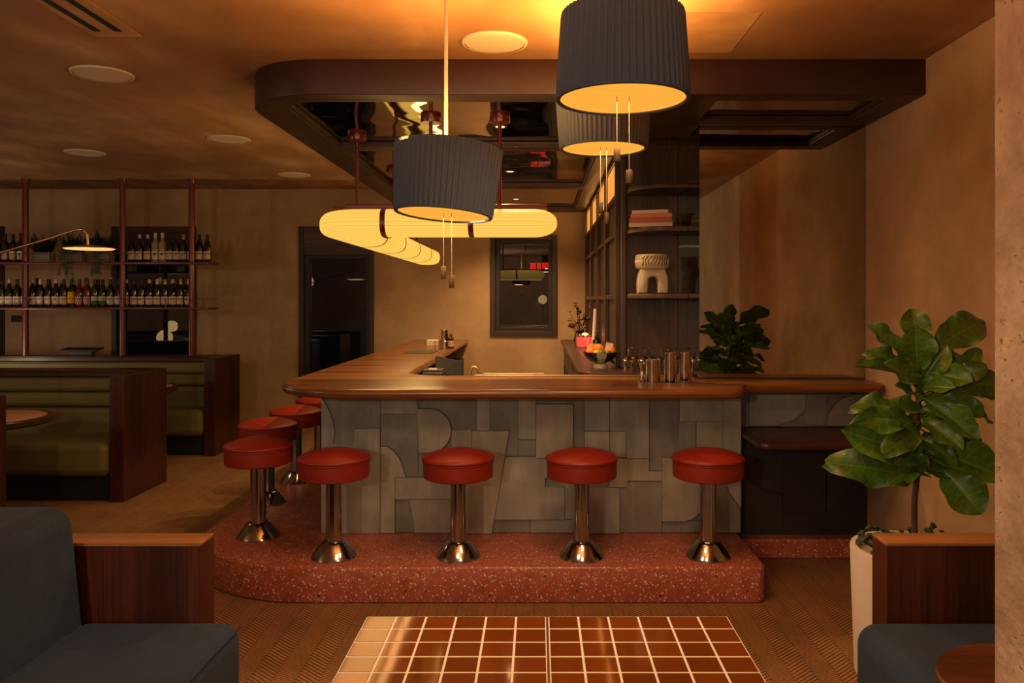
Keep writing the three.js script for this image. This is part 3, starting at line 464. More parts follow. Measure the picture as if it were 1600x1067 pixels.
// ------------------------------------------------------------------ booths
function booth(xf, d0, d1, label, full, de = d1) {
  const t = thing('booth', label, 'booth', [0, 0, 0], 0, 'olive booths with dark wood ends');
  const xl = -7.9, b = d1 - 0.12;
  mesh('end_panel', rbox(xf - 0.115, xf, 0, 1.0, d0, de, 0.006), M.mahog, t);
  mesh('back_panel', rbox(xl, xf - 0.116, 0, 0.985, b, d1, 0.004), M.mahog, t);
  mesh('ledge', rbox(xl, xf - 0.116, 0.985, 1.0, b - 0.16, d1 + 0.004, 0.005, 'x'), M.mahog, t);
  mesh('ledge_front', rbox(xl, xf - 0.116, 0.95, 0.985, b - 0.16, b - 0.12, 0.003, 'x'), M.mahog, t);
  if (!full) { mesh('rear_seat', soft(xl, xf - 0.07, 0.2, 0.45, d1 + 0.002, d1 + 0.07, 0.03), M.olive, t); return; }
  mesh('plinth', rbox(xl, xf - 0.15, 0, 0.2, d0 + 0.06, b, 0.004), M.black, t);
  mesh('seat_cushion', soft(xl, xf - 0.117, 0.2, 0.475, d0 - 0.03, b - 0.1, 0.07), M.olive, t);
  [[0.42, 0.682], [0.684, 0.812], [0.814, 0.945]].forEach(([a, c], i) => { mesh('back_roll', soft(xl, xf - 0.118, a, c, b - 0.13 - (i === 0 ? 0.03 : 0.0), b, 0.042), M.olive, t);
    mesh('side_roll', soft(xf - 0.175, xf - 0.117, a, c, d0 + 0.16, b - 0.08, 0.028), M.olive, t); });
}
booth(-3.37, 4.33, 5.03, 'dark wooden end of the nearest booth cut by the frame edge', false);
booth(-3.27, 6.26, 6.99, 'olive leather booth with dark wood end, nearer of the two full booths', true);
booth(-3.30, 8.10, 8.66, 'olive leather booth with dark wood end below the bottle shelf', true, 8.78);
{ const mk = (x, d, label) => { const t = thing('booth_table', label, 'table', [x, 0, -d], 0, 'round booth tables');
    mesh('top_edge', lathe([[0, 0.70], [0.43, 0.70], [0.45, 0.712], [0.45, 0.742], [0.442, 0.75], [0.405, 0.75]], 56), M.walnut, t);
    mesh('top_inlay', lathe([[0.405, 0.748], [0.40, 0.751], [0, 0.751]], 56), M.inlay ??= std({ color: rgb(0.62, 0.30, 0.19), roughness: 0.35 }), t);
    mesh('pedestal', lathe([[0.04, 0.02], [0.04, 0.70]], 20), M.black, t); mesh('foot', lathe([[0, 0], [0.25, 0], [0.25, 0.012], [0, 0.03]], 32), M.black, t); };
  mk(-4.01, 5.72, 'round terracotta topped table in the nearer booth, under the brass lamp'); mk(-4.0, 7.72, 'round terracotta topped table in the booth below the bottle shelf'); }
{ const t = thing('booth_lamp', 'slim brass arm lamp with flat disc shade over the nearer booth table', 'lamp', [-4.3, 0.7515, -5.8]);
  mesh('base', lathe([[0, 0], [0.08, 0], [0.08, 0.012], [0, 0.02]], 28), M.brass, t); mesh('pole', rod([0, 0.01, 0], [0, 1.09, 0], 0.009, 12), M.brass, t);
  mesh('arm', tube([[0, 1.078, 0], [0.37, 1.19, 0], [0.75, 1.302, 0], [0.93, 1.357, 0], [0.975, 1.358, 0], [1.0, 1.335, 0], [1.006, 1.29, 0], [1.008, 1.245, 0]], 0.0085, 60, 8), M.brass, t);
  mesh('disc_shade', lathe([[0, 0.030], [0.02, 0.030], [0.06, 0.024], [0.168, 0.008], [0.172, 0.003], [0.172, 0]], 48).translate(1.02, 1.22, 0), M.brass, t);
  mesh('diffuser', lathe([[0, -0.006], [0.155, -0.006], [0.170, 0.0]], 48).translate(1.02, 1.22, 0), std({ color: rgb(0.3, 0.2, 0.1), emissive: rgb(1, 0.58, 0.2), emissiveIntensity: 1.1 }), t);
  rect(ROOM, 7, 0.24, 0.24, [-3.28, 1.955, -5.8], [0, -1, 0]); }
{ const t = thing('menu_tablet', 'flat dark slanted tablet resting on the far booth ledge', 'tablet', [0, 0, 0]);
  mesh('screen_body', rbox(-0.20, 0.20, -0.008, 0.008, -0.09, 0.09, 0.003), M.black, t); mesh('foot', rbox(-0.12, 0.12, -0.06, -0.008, -0.02, 0.05, 0.003), M.charcoal, t); t.position.set(-4.93, 1.062, -8.56); t.rotation.x = 0.12; }

// ------------------------------------------------------------------ bottle shelf on red pipes
const SD = 8.45, SH = [1.518, 2.0];
{ const t = thing('pipe_shelf', 'red painted pipe shelf rack holding wine bottles above the far booth', 'shelf');
  for (const x of [-5.46, -4.425, -3.69]) { const pp = mesh('pipe', lathe([[0.031, 1.005], [0.031, CEIL - 0.001]], 20).translate(x, 0, -SD - 0.0), M.redPaint, t); mesh('flange', lathe([[0.031, CEIL - 0.05], [0.042, CEIL - 0.012], [0.044, CEIL - 0.001]], 20).translate(x, 0, -SD), M.redPaint, pp); }
  SH.forEach(y => { const sb = mesh('shelf_board', slab([[-7.0, SD + 0.27], [-7.0, SD - 0.045], [-3.50, SD - 0.045, 0.03], [-3.50, SD + 0.27, 0.03]], y - 0.026, y, 0.006, 'x'), M.redPaint, t);
    mesh('rail', tube([[-7.0, y + 0.09, -(SD - 0.040)], [-5, y + 0.09, -(SD - 0.040)], [-3.53, y + 0.09, -(SD - 0.040)], [-3.51, y + 0.09, -(SD + 0.02)], [-3.51, y + 0.09, -(SD + 0.26)]], 0.0035, 60, 6), M.redPaint, sb);
    for (let x = -5.95; x < -3.5; x += 0.4) mesh('rail_post', rod([x, y, -(SD - 0.040)], [x, y + 0.09, -(SD - 0.040)], 0.003, 6), M.redPaint, sb); });
}
const labelTex = (bg, draw) => std({ roughness: 0.7, map: canvas(64, 64, (c, w, h) => { c.fillStyle = bg; c.fillRect(0, 0, w, h); draw?.(c, w, h); }) });
const lines = (col, y = 20) => (c, w) => { c.fillStyle = col; c.fillRect(w * 0.36, y, w * 0.28, 3); c.fillRect(w * 0.40, y + 8, w * 0.2, 2); c.fillRect(w * 0.38, y + 20, w * 0.24, 2); };
const LAB = [labelTex('#d9c3a8', lines('#6b5040')), labelTex('#cfb79c', lines('#7a3020', 26)), labelTex('#dcc9b2', (c, w) => { c.fillStyle = '#20140f'; c.beginPath(); c.arc(w * 0.5, 24, 7, 0, 7); c.fill(); }), labelTex('#d8a41c', lines('#8a5c10', 30)), labelTex('#d8c0ac', (c, w, h) => { c.strokeStyle = '#8c1f22'; c.lineWidth = 4; for (let k = -1; k < 6; k++) { c.beginPath(); c.moveTo(k * 14, 0); c.lineTo(k * 14 + 20, h); c.stroke(); c.beginPath(); c.moveTo(k * 14 + 20, 0); c.lineTo(k * 14, h); c.stroke(); } }), labelTex('#cbb99a', (c, w, h) => { c.fillStyle = '#2c6a34'; c.fillRect(0, h * 0.52, w, h * 0.5); }), labelTex('#dcc6ac', (c, w) => { c.fillStyle = '#b23a22'; c.fillRect(w * 0.38, 12, w * 0.2, 12); c.fillRect(w * 0.34, 32, w * 0.32, 6); })];
const capM = { cream: std({ color: rgb(0.62, 0.5, 0.38), roughness: 0.5 }), black: std({ color: rgb(0.02, 0.018, 0.016), roughness: 0.4 }), gold: std({ color: rgb(0.6, 0.3, 0.04), roughness: 0.35, metalness: 0.5 }), red: std({ color: rgb(0.14, 0.02, 0.02), roughness: 0.4 }) };
const glassM = { dark: phy({ color: rgb(0.006, 0.008, 0.005), roughness: 0.08, clearcoat: 1, clearcoatRoughness: 0.05 }), green: phy({ color: rgb(0.012, 0.022, 0.008), roughness: 0.08, clearcoat: 1 }), rose: phy({ color: rgb(0.10, 0.012, 0.014), roughness: 0.08, clearcoat: 1 }), clear: phy({ color: rgb(0.30, 0.27, 0.17), roughness: 0.1, clearcoat: 1 }) };
const bodyG = { wine: lathe([[0, 0], [0.036, 0], [0.038, 0.004], [0.038, 0.185], [0.034, 0.205], [0.022, 0.228], [0.0155, 0.245], [0.0145, 0.30], [0, 0.30]], 20, 0.5), burg: lathe([[0, 0], [0.039, 0], [0.041, 0.004], [0.041, 0.15], [0.037, 0.18], [0.026, 0.215], [0.017, 0.245], [0.0145, 0.295], [0, 0.295]], 20, 0.5), slim: lathe([[0, 0], [0.035, 0], [0.037, 0.004], [0.037, 0.19], [0.033, 0.21], [0.018, 0.232], [0.0145, 0.25], [0.014, 0.315], [0, 0.315]], 20, 0.5) };
const labG = (r, y0, y1) => new THREE.CylinderGeometry(r, r, y1 - y0, 20, 1, true, -1.25, 2.5).translate(0, (y0 + y1) / 2, 0);
const capG = (y0, y1) => lathe([[0.0165, y0], [0.0162, y1 - 0.002], [0.0150, y1 + 0.0015], [0, y1 + 0.0015]], 16);
const tallLab = labG(0.0386, 0.04, 0.165), lowLab = labG(0.0386, 0.03, 0.115), burgLab = labG(0.0416, 0.03, 0.115), capLow = capG(0.245, 0.300);
const words = ['cream', 'plain white', 'pale'];
function bottle(x, y, dd, kind, gm, lab, cap, label) {
  const t = thing('wine_bottle', label, 'bottle', [x, y, -(SD + dd)], rr(-0.25, 0.25), 'wine bottles on the pipe shelf');
  mesh('glass_body', bodyG[kind], glassM[gm], t); if (lab >= 0) mesh('paper_label', kind === 'burg' ? burgLab : lab === 3 ? tallLab : lowLab, LAB[lab], t);
  mesh('capsule', kind === 'slim' ? capG(0.26, 0.315) : kind === 'burg' ? capG(0.245, 0.296) : capLow, capM[cap], t); return t;
}
{ // lower row, from the frame edge to the last pipe
  const px = v => (v - 841) * (SD + 0.09) / 1240; const low = [];
  const names = { 0: 'cream labelled', 1: 'red-lettered cream labelled', 2: 'black-dot labelled', 3: 'yellow labelled', 4: 'red lattice labelled', 5: 'green-striped labelled', 6: 'red-printed white labelled' };
  const row = [2, 0, 0, 0, 2, 0, 6, 6, 1, 3, 4, 4, 5, 5, 0, 0, 1, 0, 2, 0, 0, 1, 0, 0, 2].map((l, i) => [4 + i * 12.15, l]);
  const cnt = {};
  row.forEach(([v, l], i) => { const c = l === 4 ? 'red' : l === 5 ? 'black' : v > 240 ? (i % 2 ? 'gold' : 'cream') : v > 30 && v < 75 ? 'cream' : ['black', 'cream', 'black'][i % 3];
    const ref = v < 42 ? 'before the first pipe' : v < 194 ? 'before the second pipe' : 'before the last pipe';
    const key = names[l] + c + ref, n = cnt[key] = (cnt[key] || 0) + 1;
    const ord = ['', 'second ', 'third ', 'fourth ', 'fifth ', 'sixth ', 'seventh ', 'eighth ', 'ninth '][n - 1];
    bottle(px(v), SH[0], 0.075, i % 3 === 1 ? 'burg' : 'wine', l === 4 ? 'rose' : l === 5 ? 'green' : 'dark', l, c, `${ord}${names[l]} bottle, ${c} capsule, lower shelf, ${ref}`);
  });
  // second rank behind the lower row
  const back = ['first', 'second', 'third', 'fourth', 'fifth', 'sixth', 'seventh', 'eighth', 'ninth', 'tenth', 'eleventh', 'twelfth', 'thirteenth', 'fourteenth'];
  for (let i = 0; i < 14; i++) bottle(px(30 + i * 19.4), SH[0], 0.185, i % 2 ? 'slim' : 'wine', 'dark', -1, ['cream', 'black', 'black', 'cream'][i % 4], `dark bottle in the lower shelf rear rank, ${back[i]} from frame edge`);
  // upper row
  const up = [[-2, 0, 'wine', 'dark', 'black'], [10, 6, 'wine', 'dark', 'black'], [22, 0, 'wine', 'dark', 'black'], [34, 2, 'slim', 'dark', 'black'], [207, 0, 'burg', 'dark', 'black'], [219.5, 0, 'burg', 'dark', 'cream'], [232, 0, 'burg', 'dark', 'cream'], [244, 2, 'slim', 'clear', 'cream'], [255, 2, 'slim', 'clear', 'cream'], [266, 0, 'slim', 'dark', 'black'], [277, 0, 'slim', 'dark', 'black'], [288, 1, 'wine', 'dark', 'gold'], [300, 2, 'burg', 'dark', 'black'], [312.5, 0, 'burg', 'dark', 'black'], [325, 1, 'burg', 'dark', 'black']];
  const where = ['at the frame edge', 'second from the frame edge', 'third from the frame edge', 'beside the first red pipe', 'nearest the second red pipe', 'second after the second red pipe', 'third after the second red pipe', 'first of two pale glass ones', 'second of two pale glass ones', 'just after the pale glass ones', 'just before the gold capped one', 'with the gold capsule', 'behind the last red pipe', 'just past the last red pipe', 'at the very end past the last pipe'];
  up.forEach(([v, l, k, g, c], i) => bottle(px(v), SH[1], 0.075, k, g, l, c, `wine bottle on the upper shelf ${where[i]}`));
}
{ // fern planters on the upper shelf
  const fernM = std({ color: rgb(0.030, 0.050, 0.016), roughness: 0.7, side: THREE.DoubleSide }), boxM = std({ color: rgb(0.30, 0.27, 0.22), roughness: 0.7 });
  const frond = (len, droop, az) => { const gs = [], n = 14; for (let i = 1; i < n; i++) { const u = i / n, r = len * u * 0.40, y = len * (0.9 * u - droop * u * u), lw = len * 0.26 * Math.sin(Math.PI * Math.min(1, u * 0.9 + 0.12)); for (const sgn of [-1, 1]) { const g = new THREE.BufferGeometry(); const q = [[r - 0.008, y, 0], [r + 0.012, y + 0.004, 0], [r + lw * 0.45, y - 0.012, sgn * lw]]; g.setAttribute('position', new THREE.Float32BufferAttribute(q.flat(), 3)); g.setAttribute('uv', new THREE.Float32BufferAttribute([0, 0, 1, 0, 0, 1], 2)); gs.push(g); } } const m = mergeGeometries(gs); m.rotateY(az); m.computeVertexNormals(); return m; };
  [[65, 0.19, 'grey planter box with a bushy fern beside the first red pipe'], [115, 0.19, 'grey planter box with a trailing fern behind the brass lamp disc'], [159, 0.17, 'grey planter box with a fern next to the second red pipe']].forEach(([v, w, label], k) => {
    const x = (v - 841) * 8.55 / 1240, t = thing('potted_fern', label, 'plant', [x, SH[1], -SD - 0.13], 0, 'ferns on the upper pipe shelf');
    mesh('planter', rbox(-w / 2, w / 2, 0, 0.11, -0.05, 0.07, 0.008), boxM, t);
    const fr = []; for (let i = 0; i < 60; i++) fr.push(frond(rr(0.14, 0.27), rr(-0.1, 0.45), rnd() * 6.28).translate(rr(-w / 2.6, w / 2.6), 0.10, 0)); if (k > 0) for (let i = 0; i < 6; i++) { const x0 = rr(-w / 2.6, w / 2.6), L = rr(0.14, 0.30), pts = [[x0 * 0.8, 0.11, 0.06], [x0, 0.15, 0.13], [x0, 0.09, 0.188], [x0 + rr(-0.02, 0.02), 0.10 - L * 0.6, 0.19], [x0 + rr(-0.03, 0.03), 0.10 - L, 0.19]]; const st = tube(pts, 0.0025, 16, 5); fr.push(st);
      const cv = new THREE.CatmullRomCurve3(pts.map(q => new THREE.Vector3(...q))); for (let j = 4; j < 18; j++) { const q = cv.getPoint(j / 18), z = rr(0.022, 0.036); for (const sg of [-1, 1]) { const g = new THREE.BufferGeometry(); g.setAttribute('position', new THREE.Float32BufferAttribute([q.x, q.y + 0.008, q.z, q.x, q.y - 0.010, q.z, q.x + sg * z, q.y - 0.016, q.z + rr(-0.004, 0.012)], 3)); g.setAttribute('uv', new THREE.Float32BufferAttribute([0, 0, 1, 0, 0, 1], 2)); g.computeVertexNormals(); fr.push(g); } } }
    mesh('fronds', merge(fr), fernM, t); });
}
tag(mesh('wall_sign', rbox(-6.61, -6.46, 1.32, 1.40, BACK - 0.012, BACK - 0.001, 0.003), M.charcoal), 'small dark plaque on the back wall under the pipe shelf', 'sign');
tag(mesh('neon_sign', merge(rbox(-0.10, -0.03, 1.985, 2.06, 10.05, 10.066, 0.002), rbox(-0.015, 0.035, 1.985, 2.06, 10.05, 10.066, 0.002), rbox(0.05, 0.127, 1.99, 2.07, 10.05, 10.066, 0.002), rbox(-0.10, 0.13, 2.06, 2.064, 10.056, 10.06, 0)), std({ color: rgb(0.1, 0, 0), emissive: rgb(1, 0.015, 0.01), emissiveIntensity: 1.0 })), 'small glowing red sign hung in the window beside the shelf niche', 'sign');

// ------------------------------------------------------------------ fiddle-leaf fig
{ const t = thing('fig_plant', 'tall fiddle-leaf fig with large glossy leaves in a pale pot', 'plant', [1.6, 0, -3.36]);
  mesh('pot', lathe([[0, 0], [0.235, 0], [0.245, 0.01], [0.262, 0.535], [0.258, 0.548], [0.240, 0.548], [0.236, 0.50], [0, 0.50]], 56, 0.5), M.pot, t);
  mesh('soil', lathe([[0.236, 0.49], [0.12, 0.51], [0, 0.515]], 32), std({ color: rgb(0.05, 0.03, 0.018), roughness: 1 }), t);
  const bark = std({ color: rgb(0.10, 0.055, 0.03), roughness: 0.9 });
  mesh('trunk', tube([[0, 0.5, 0], [-0.008, 0.72, 0], [0.006, 0.95, 0.01], [0.0, 1.12, 0], [0.03, 1.26, 0], [0.02, 1.38, 0]], 0.0125, 40, 10), bark, t);
  mesh('branch', tube([[0.003, 1.05, 0.005], [0.07, 1.14, 0.01], [0.11, 1.24, 0], [0.13, 1.33, -0.01]], 0.008, 20, 8), bark, t);
  const leafMap = canvas(256, 512, (c, w, h) => { c.fillStyle = 'rgb(74,112,28)'; c.fillRect(0, 0, w, h); for (let k = 0; k < 220; k++) { c.fillStyle = `rgba(${rnd() < 0.5 ? '52,78,20' : '80,106,34'},0.25)`; c.beginPath(); c.ellipse(rnd() * w, rnd() * h, rr(6, 22), rr(6, 22), 0, 0, 7); c.fill(); }
    c.strokeStyle = 'rgb(118,138,60)'; c.lineWidth = 6; c.beginPath(); c.moveTo(w / 2, 0); c.lineTo(w / 2, h); c.stroke(); c.lineWidth = 2.5; for (let k = 0; k < 7; k++) { const y = 50 + k * 66; for (const s of [-1, 1]) { c.beginPath(); c.moveTo(w / 2, h - y); c.quadraticCurveTo(w / 2 + s * w * 0.25, h - y - 20, w / 2 + s * w * 0.5, h - y - 74); c.stroke(); } } });
  const leafM = [1, 0.8, 1.25].map(k => phy({ map: leafMap, color: rgb(k, k, k), roughness: 0.38, side: THREE.DoubleSide, clearcoat: 0.15 }));
  function leafGeo(fold, droop, wave, sd) { const n = 16, m = 12, pos = [], uv = [], idx = []; const ph = sd * 2.1;
    for (let i = 0; i <= n; i++) { const u = i / n, w = u < 0.02 ? 0.02 : 0.36 * Math.pow(Math.sin(Math.PI * Math.pow(u, 0.82) * 0.985 + 0.02), 0.62) * (0.62 + 0.55 * u) * (1 - 0.14 * Math.exp(-((u - 0.38) ** 2) / 0.012));
      for (let j = 0; j <= m; j++) { const v = j / m * 2 - 1, x = v * w, e = Math.abs(v); const z = fold * e * w * 1.1 - droop * u * u * 0.6 + wave * e * e * Math.sin(u * 13 + ph + (v > 0 ? 1.4 : 0)) - 0.012 * (1 - e) * Math.abs(Math.sin(u * 19)) * e * 4; const y = u * (1 - droop * droop * 0.15); pos.push(x, y, z); uv.push(j / m, u); } }
    for (let i = 0; i < n; i++) for (let j = 0; j < m; j++) { const a = i * (m + 1) + j, b = a + m + 1; idx.push(a, a + 1, b, a + 1, b + 1, b); }
    const g = new THREE.BufferGeometry(); g.setAttribute('position', new THREE.Float32BufferAttribute(pos, 3)); g.setAttribute('uv', new THREE.Float32BufferAttribute(uv, 2)); g.setIndex(idx); g.computeVertexNormals(); return g; }
  const LG = [leafGeo(0.35, 0.3, 0.07, 1), leafGeo(0.15, 0.5, 0.085, 2), leafGeo(0.55, 0.2, 0.06, 3)];
  // base x,y -> tip x,y (metres from the trunk foot, y above floor), depth of tip, width factor, facing (0 edge-on .. 1 towards the room)
  const S = 0.3188 * 3.36 / 1240, bx = v => (1290 - 1433) * 3.36 / 1240 + v * S, by = v => 1.6 - (460 - 468) * 3.36 / 1240 - v * S;
  const L = [[470, 270, 450, 72, -0.03, 1.0, .9], [545, 260, 800, 92, 0.0, 0.85, .8], [440, 365, 395, 165, 0.10, 1.05, 1], [410, 335, 232, 138, 0.02, 0.6, .45], [432, 370, 224, 242, 0.06, 0.6, .5], [400, 402, 150, 325, 0.05, 0.42, .2], [470, 440, 276, 325, 0.12, 0.75, .7], [470, 400, 738, 262, -0.05, 0.95, .75], [520, 470, 665, 305, 0.02, 0.8, .6], [610, 475, 735, 262, 0.03, 0.6, .6], [615, 440, 842, 415, 0.08, 0.85, .85], [600, 490, 845, 495, 0.02, 0.5, .45], [500, 480, 705, 555, 0.12, 0.75, .8], [560, 540, 812, 555, 0.05, 0.34, .3], [455, 500, 655, 665, 0.16, 0.62, .7], [565, 560, 770, 660, 0.0, 0.5, .5], [440, 560, 148, 495, 0.04, 0.6, .45], [440, 790, 72, 645, 0.12, 0.72, .85], [430, 620, 115, 585, 0.14, 0.6, .7], [445, 890, 40, 780, 0.10, 0.62, .8], [450, 740, 805, 850, 0.14, 0.62, .75], [470, 775, 838, 890, -0.04, 0.5, .6], [462, 850, 645, 850, 0.06, 0.62, .7], [560, 855, 680, 1020, 0.14, 1.15, 1], [470, 705, 778, 690, 0.0, 0.5, .4], [440, 870, 425, 790, 0.10, 0.9, .7], [440, 445, 530, 430, 0.16, 0.7, .8], [420, 640, 540, 610, -0.08, 1.0, .8], [470, 480, 385, 395, 0.14, 0.7, .8], [480, 430, 600, 330, -0.14, 0.9, .7], [440, 700, 330, 600, -0.12, 0.9, .7], [470, 640, 640, 560, -0.15, 0.8, .6], [440, 560, 300, 520, 0.14, 0.8, .7], [450, 600, 560, 700, 0.18, 0.7, .8], [430, 700, 560, 760, 0.16, 0.6, .6], [470, 420, 560, 250, 0.06, 0.9, .8], [430, 480, 330, 430, 0.08, 0.9, .6], [440, 650, 240, 690, 0.2, 0.7, .8], [460, 560, 600, 600, 0.1, 0.8, .6], [440, 820, 250, 850, 0.18, 0.6, .7], [600, 420, 700, 340, 0.12, 0.9, .9], [500, 380, 620, 400, 0.15, 0.9, .8], [450, 330, 500, 200, 0.02, 1.0, .9], [470, 800, 620, 770, -0.1, 0.7, .5]];
  L.forEach(([x0, y0, x1, y1, dz, wf, face], i) => { const z0 = dz * 0.25, B = new THREE.Vector3(bx(x0), by(y0), z0), T = new THREE.Vector3(bx(x1), by(y1), dz), dir = T.clone().sub(B), len = dir.length(); dir.normalize();
    const tilt = face * 1.25 + 0.12, nrm = new THREE.Vector3(0, 1, 0).multiplyScalar(Math.cos(tilt)).add(new THREE.Vector3(-0.25, 0, 1).multiplyScalar(Math.sin(tilt)));
    let xs = new THREE.Vector3().crossVectors(dir, nrm).normalize(); const zs = new THREE.Vector3().crossVectors(xs, dir).normalize();
    const o = mesh('leaf', LG[i % 3], leafM[(i * 7) % 3], t); const m = new THREE.Matrix4().makeBasis(xs.multiplyScalar(len * wf * 1.15), dir.clone().multiplyScalar(len * 1.04), zs.multiplyScalar(len)); m.setPosition(B); o.matrix.copy(m); o.matrix.decompose(o.position, o.quaternion, o.scale);
    const P0 = new THREE.Vector3(i % 4 === 1 ? 0.06 : 0.005, Math.max(0.85, B.y - 0.03), 0); if (P0.distanceTo(B) > 0.03) mesh('stalk', rod(P0.toArray(), B.toArray(), 0.0035, 6), leafM[2], t); });
  const tuft = []; for (let i = 0; i < 130; i++) { const a = rnd() * 6.28, r = rr(0.11, 0.235), g = new THREE.SphereGeometry(rr(0.008, 0.016), 5, 4); g.scale(1, 0.5, 1.5); g.rotateX(rr(-1, 1)); g.rotateY(rnd() * 6); g.translate(Math.cos(a) * r, rr(0.51, 0.60), Math.sin(a) * r); tuft.push(g); }
  const tf = mesh('ground_cover', merge(tuft), std({ color: rgb(0.035, 0.07, 0.018), roughness: 0.7 }), t); tf.userData = { kind: 'stuff' };
}

// ------------------------------------------------------------------ things on the counters
{ const tin = (name, x, d, h, r0, r1, label) => { const t = thing(name, label, 'shaker', [x, CT, -d]); mesh('body', lathe([[0, 0], [r0, 0], [r0 + 0.001, 0.003], [r1, h - 0.004], [r1 + 0.0015, h], [r1 - 0.001, h], [r0 - 0.002, 0.006]], 32), M.steel, t); mesh('rim', new THREE.TorusGeometry(r1, 0.0016, 6, 32).rotateX(Math.PI / 2).translate(0, h, 0), M.chrome, t); };
  tin('mixing_cup', 0.698, 4.82, 0.135, 0.044, 0.046, 'short wide steel mixing cup on the bar counter');
  tin('shaker_tin', 0.803, 4.82, 0.178, 0.038, 0.034, 'tall steel shaker tin beside the mixing cup'); tin('shaker_tin', 0.892, 4.82, 0.178, 0.038, 0.033, 'tall steel shaker tin at the end of the steel row');
  const j = thing('jigger', 'small steel jigger standing beside the mixing cup', 'jigger', [0.628, CT, -4.80]); mesh('body', lathe([[0, 0], [0.022, 0], [0.024, 0.004], [0.022, 0.03], [0.008, 0.058], [0.006, 0.066], [0.010, 0.078], [0.018, 0.112], [0.019, 0.116], [0.017, 0.114]], 24), M.chrome, j);
  tin('shaker_tin', -0.95, 8.05, 0.19, 0.042, 0.032, 'steel shaker tin far back on the counter before the plaster wall');
  tag(mesh('napkin_box', rbox(-1.21, -1.10, CT + 0.0005, CT + 0.06, 8.6, 8.72, 0.003), M.paper), 'small cream napkin box far back on the bar counter', 'box');
  const c = thing('dark_bottle', 'small dark red bottle next to the far shaker tin', 'bottle', [-0.895, CT, -8.12]); mesh('body', lathe([[0, 0], [0.03, 0], [0.032, 0.004], [0.032, 0.10], [0.014, 0.125], [0.013, 0.15], [0, 0.15]], 20), glassM.rose, c); mesh('paper_label', new THREE.CylinderGeometry(0.0325, 0.0325, 0.06, 20, 1, true, -1.2, 2.4).translate(0, 0.05, 0), LAB[1], c);
  for (const [x, d, l] of [[-1.01, 7.95, 'glass tumbler before the far shaker tin'], [-0.93, 7.9, 'glass tumbler at the counter edge near the far shaker tin']]) tag(mesh('tumbler', lathe([[0, 0.004], [0.03, 0.004], [0.036, 0.09], [0.038, 0.09], [0.032, 0], [0, 0]], 24).translate(x, CT, -d), M.glass), l, 'glass');
  tag(mesh('bar_mat', rbox(-1.25, -0.98, CT + 0.0004, CT + 0.006, 7.35, 7.75, 0.002), M.charcoal), 'thin dark rubber mat lying on the far counter', 'mat');
}
{ // bar well behind the counter
  tag(mesh('back_well', rbox(-1.16, -0.92, 0.0, 0.88, 5.6, 9.8, 0.004), M.black), 'black under-counter cooler along the inside of the bar', 'cabinet');
  tag(mesh('prep_station', rbox(-0.915, -0.60, 0.0, 0.88, 5.6, 6.7, 0.004), M.charcoal), 'dark prep station standing against the under-counter cooler', 'cabinet');
  tag(mesh('sink_bench', merge(rbox(-1.14, 0.2, 0.80, 0.84, 5.02, 5.58, 0.006), rbox(-1.14, -1.10, 0.193, 0.80, 5.05, 5.1, 0.002), rbox(0.16, 0.2, 0, 0.80, 5.5, 5.56, 0.002)), M.steel), 'stainless steel bench behind the bar front', 'bench');
  const p = thing('receipt_printer', 'black receipt printer in the bar well', 'printer', [-0.76, 0.881, -5.78]); mesh('body', rbox(-0.075, 0.075, 0, 0.20, -0.10, 0.10, 0.015), M.charcoal, p); mesh('lid', rbox(-0.07, 0.07, 0.20, 0.212, -0.08, 0.08, 0.005), M.black, p); mesh('paper_strip', rbox(-0.03, 0.03, 0.205, 0.225, -0.06, -0.05, 0.001), M.paper, p);
  const s = thing('till_screen', 'dark tilted till screen under the counter edge', 'screen', [-0.70, 0.881, -6.2]); mesh('stand', rbox(-0.05, 0.05, 0, 0.12, -0.05, 0.05, 0.005), M.charcoal, s); const scr = mesh('display', rbox(-0.11, 0.11, -0.07, 0.07, -0.012, 0.012, 0.004), M.black, s); scr.position.set(0, 0.19, 0); scr.rotation.set(-0.5, 0.5, 0);
  const f = thing('faucet', 'small curved brass tap in the bar well', 'faucet', [-0.44, 0.841, -5.46]); mesh('spout', tube([[-0.03, 0, 0], [-0.03, 0.24, 0], [-0.01, 0.295, 0], [0.02, 0.285, 0], [0.035, 0.25, 0]], 0.009, 30, 10), M.brass, f); mesh('handle', rod([-0.03, 0.09, 0], [-0.075, 0.13, 0], 0.006), M.steel, f);
  tag(mesh('glass_rack', merge(...[0, 1, 2].map(i => rbox(-0.38 + i * 0.2, -0.36 + i * 0.2, 0.84, 1.06, 5.3, 5.52, 0.002)), rbox(-0.38, 0.04, 1.06, 1.09, 5.3, 5.33, 0.002), rbox(-0.38, 0.04, 1.06, 1.09, 5.49, 5.52, 0.002)), M.brass), 'low metal glass rack in the bar well', 'rack');
}
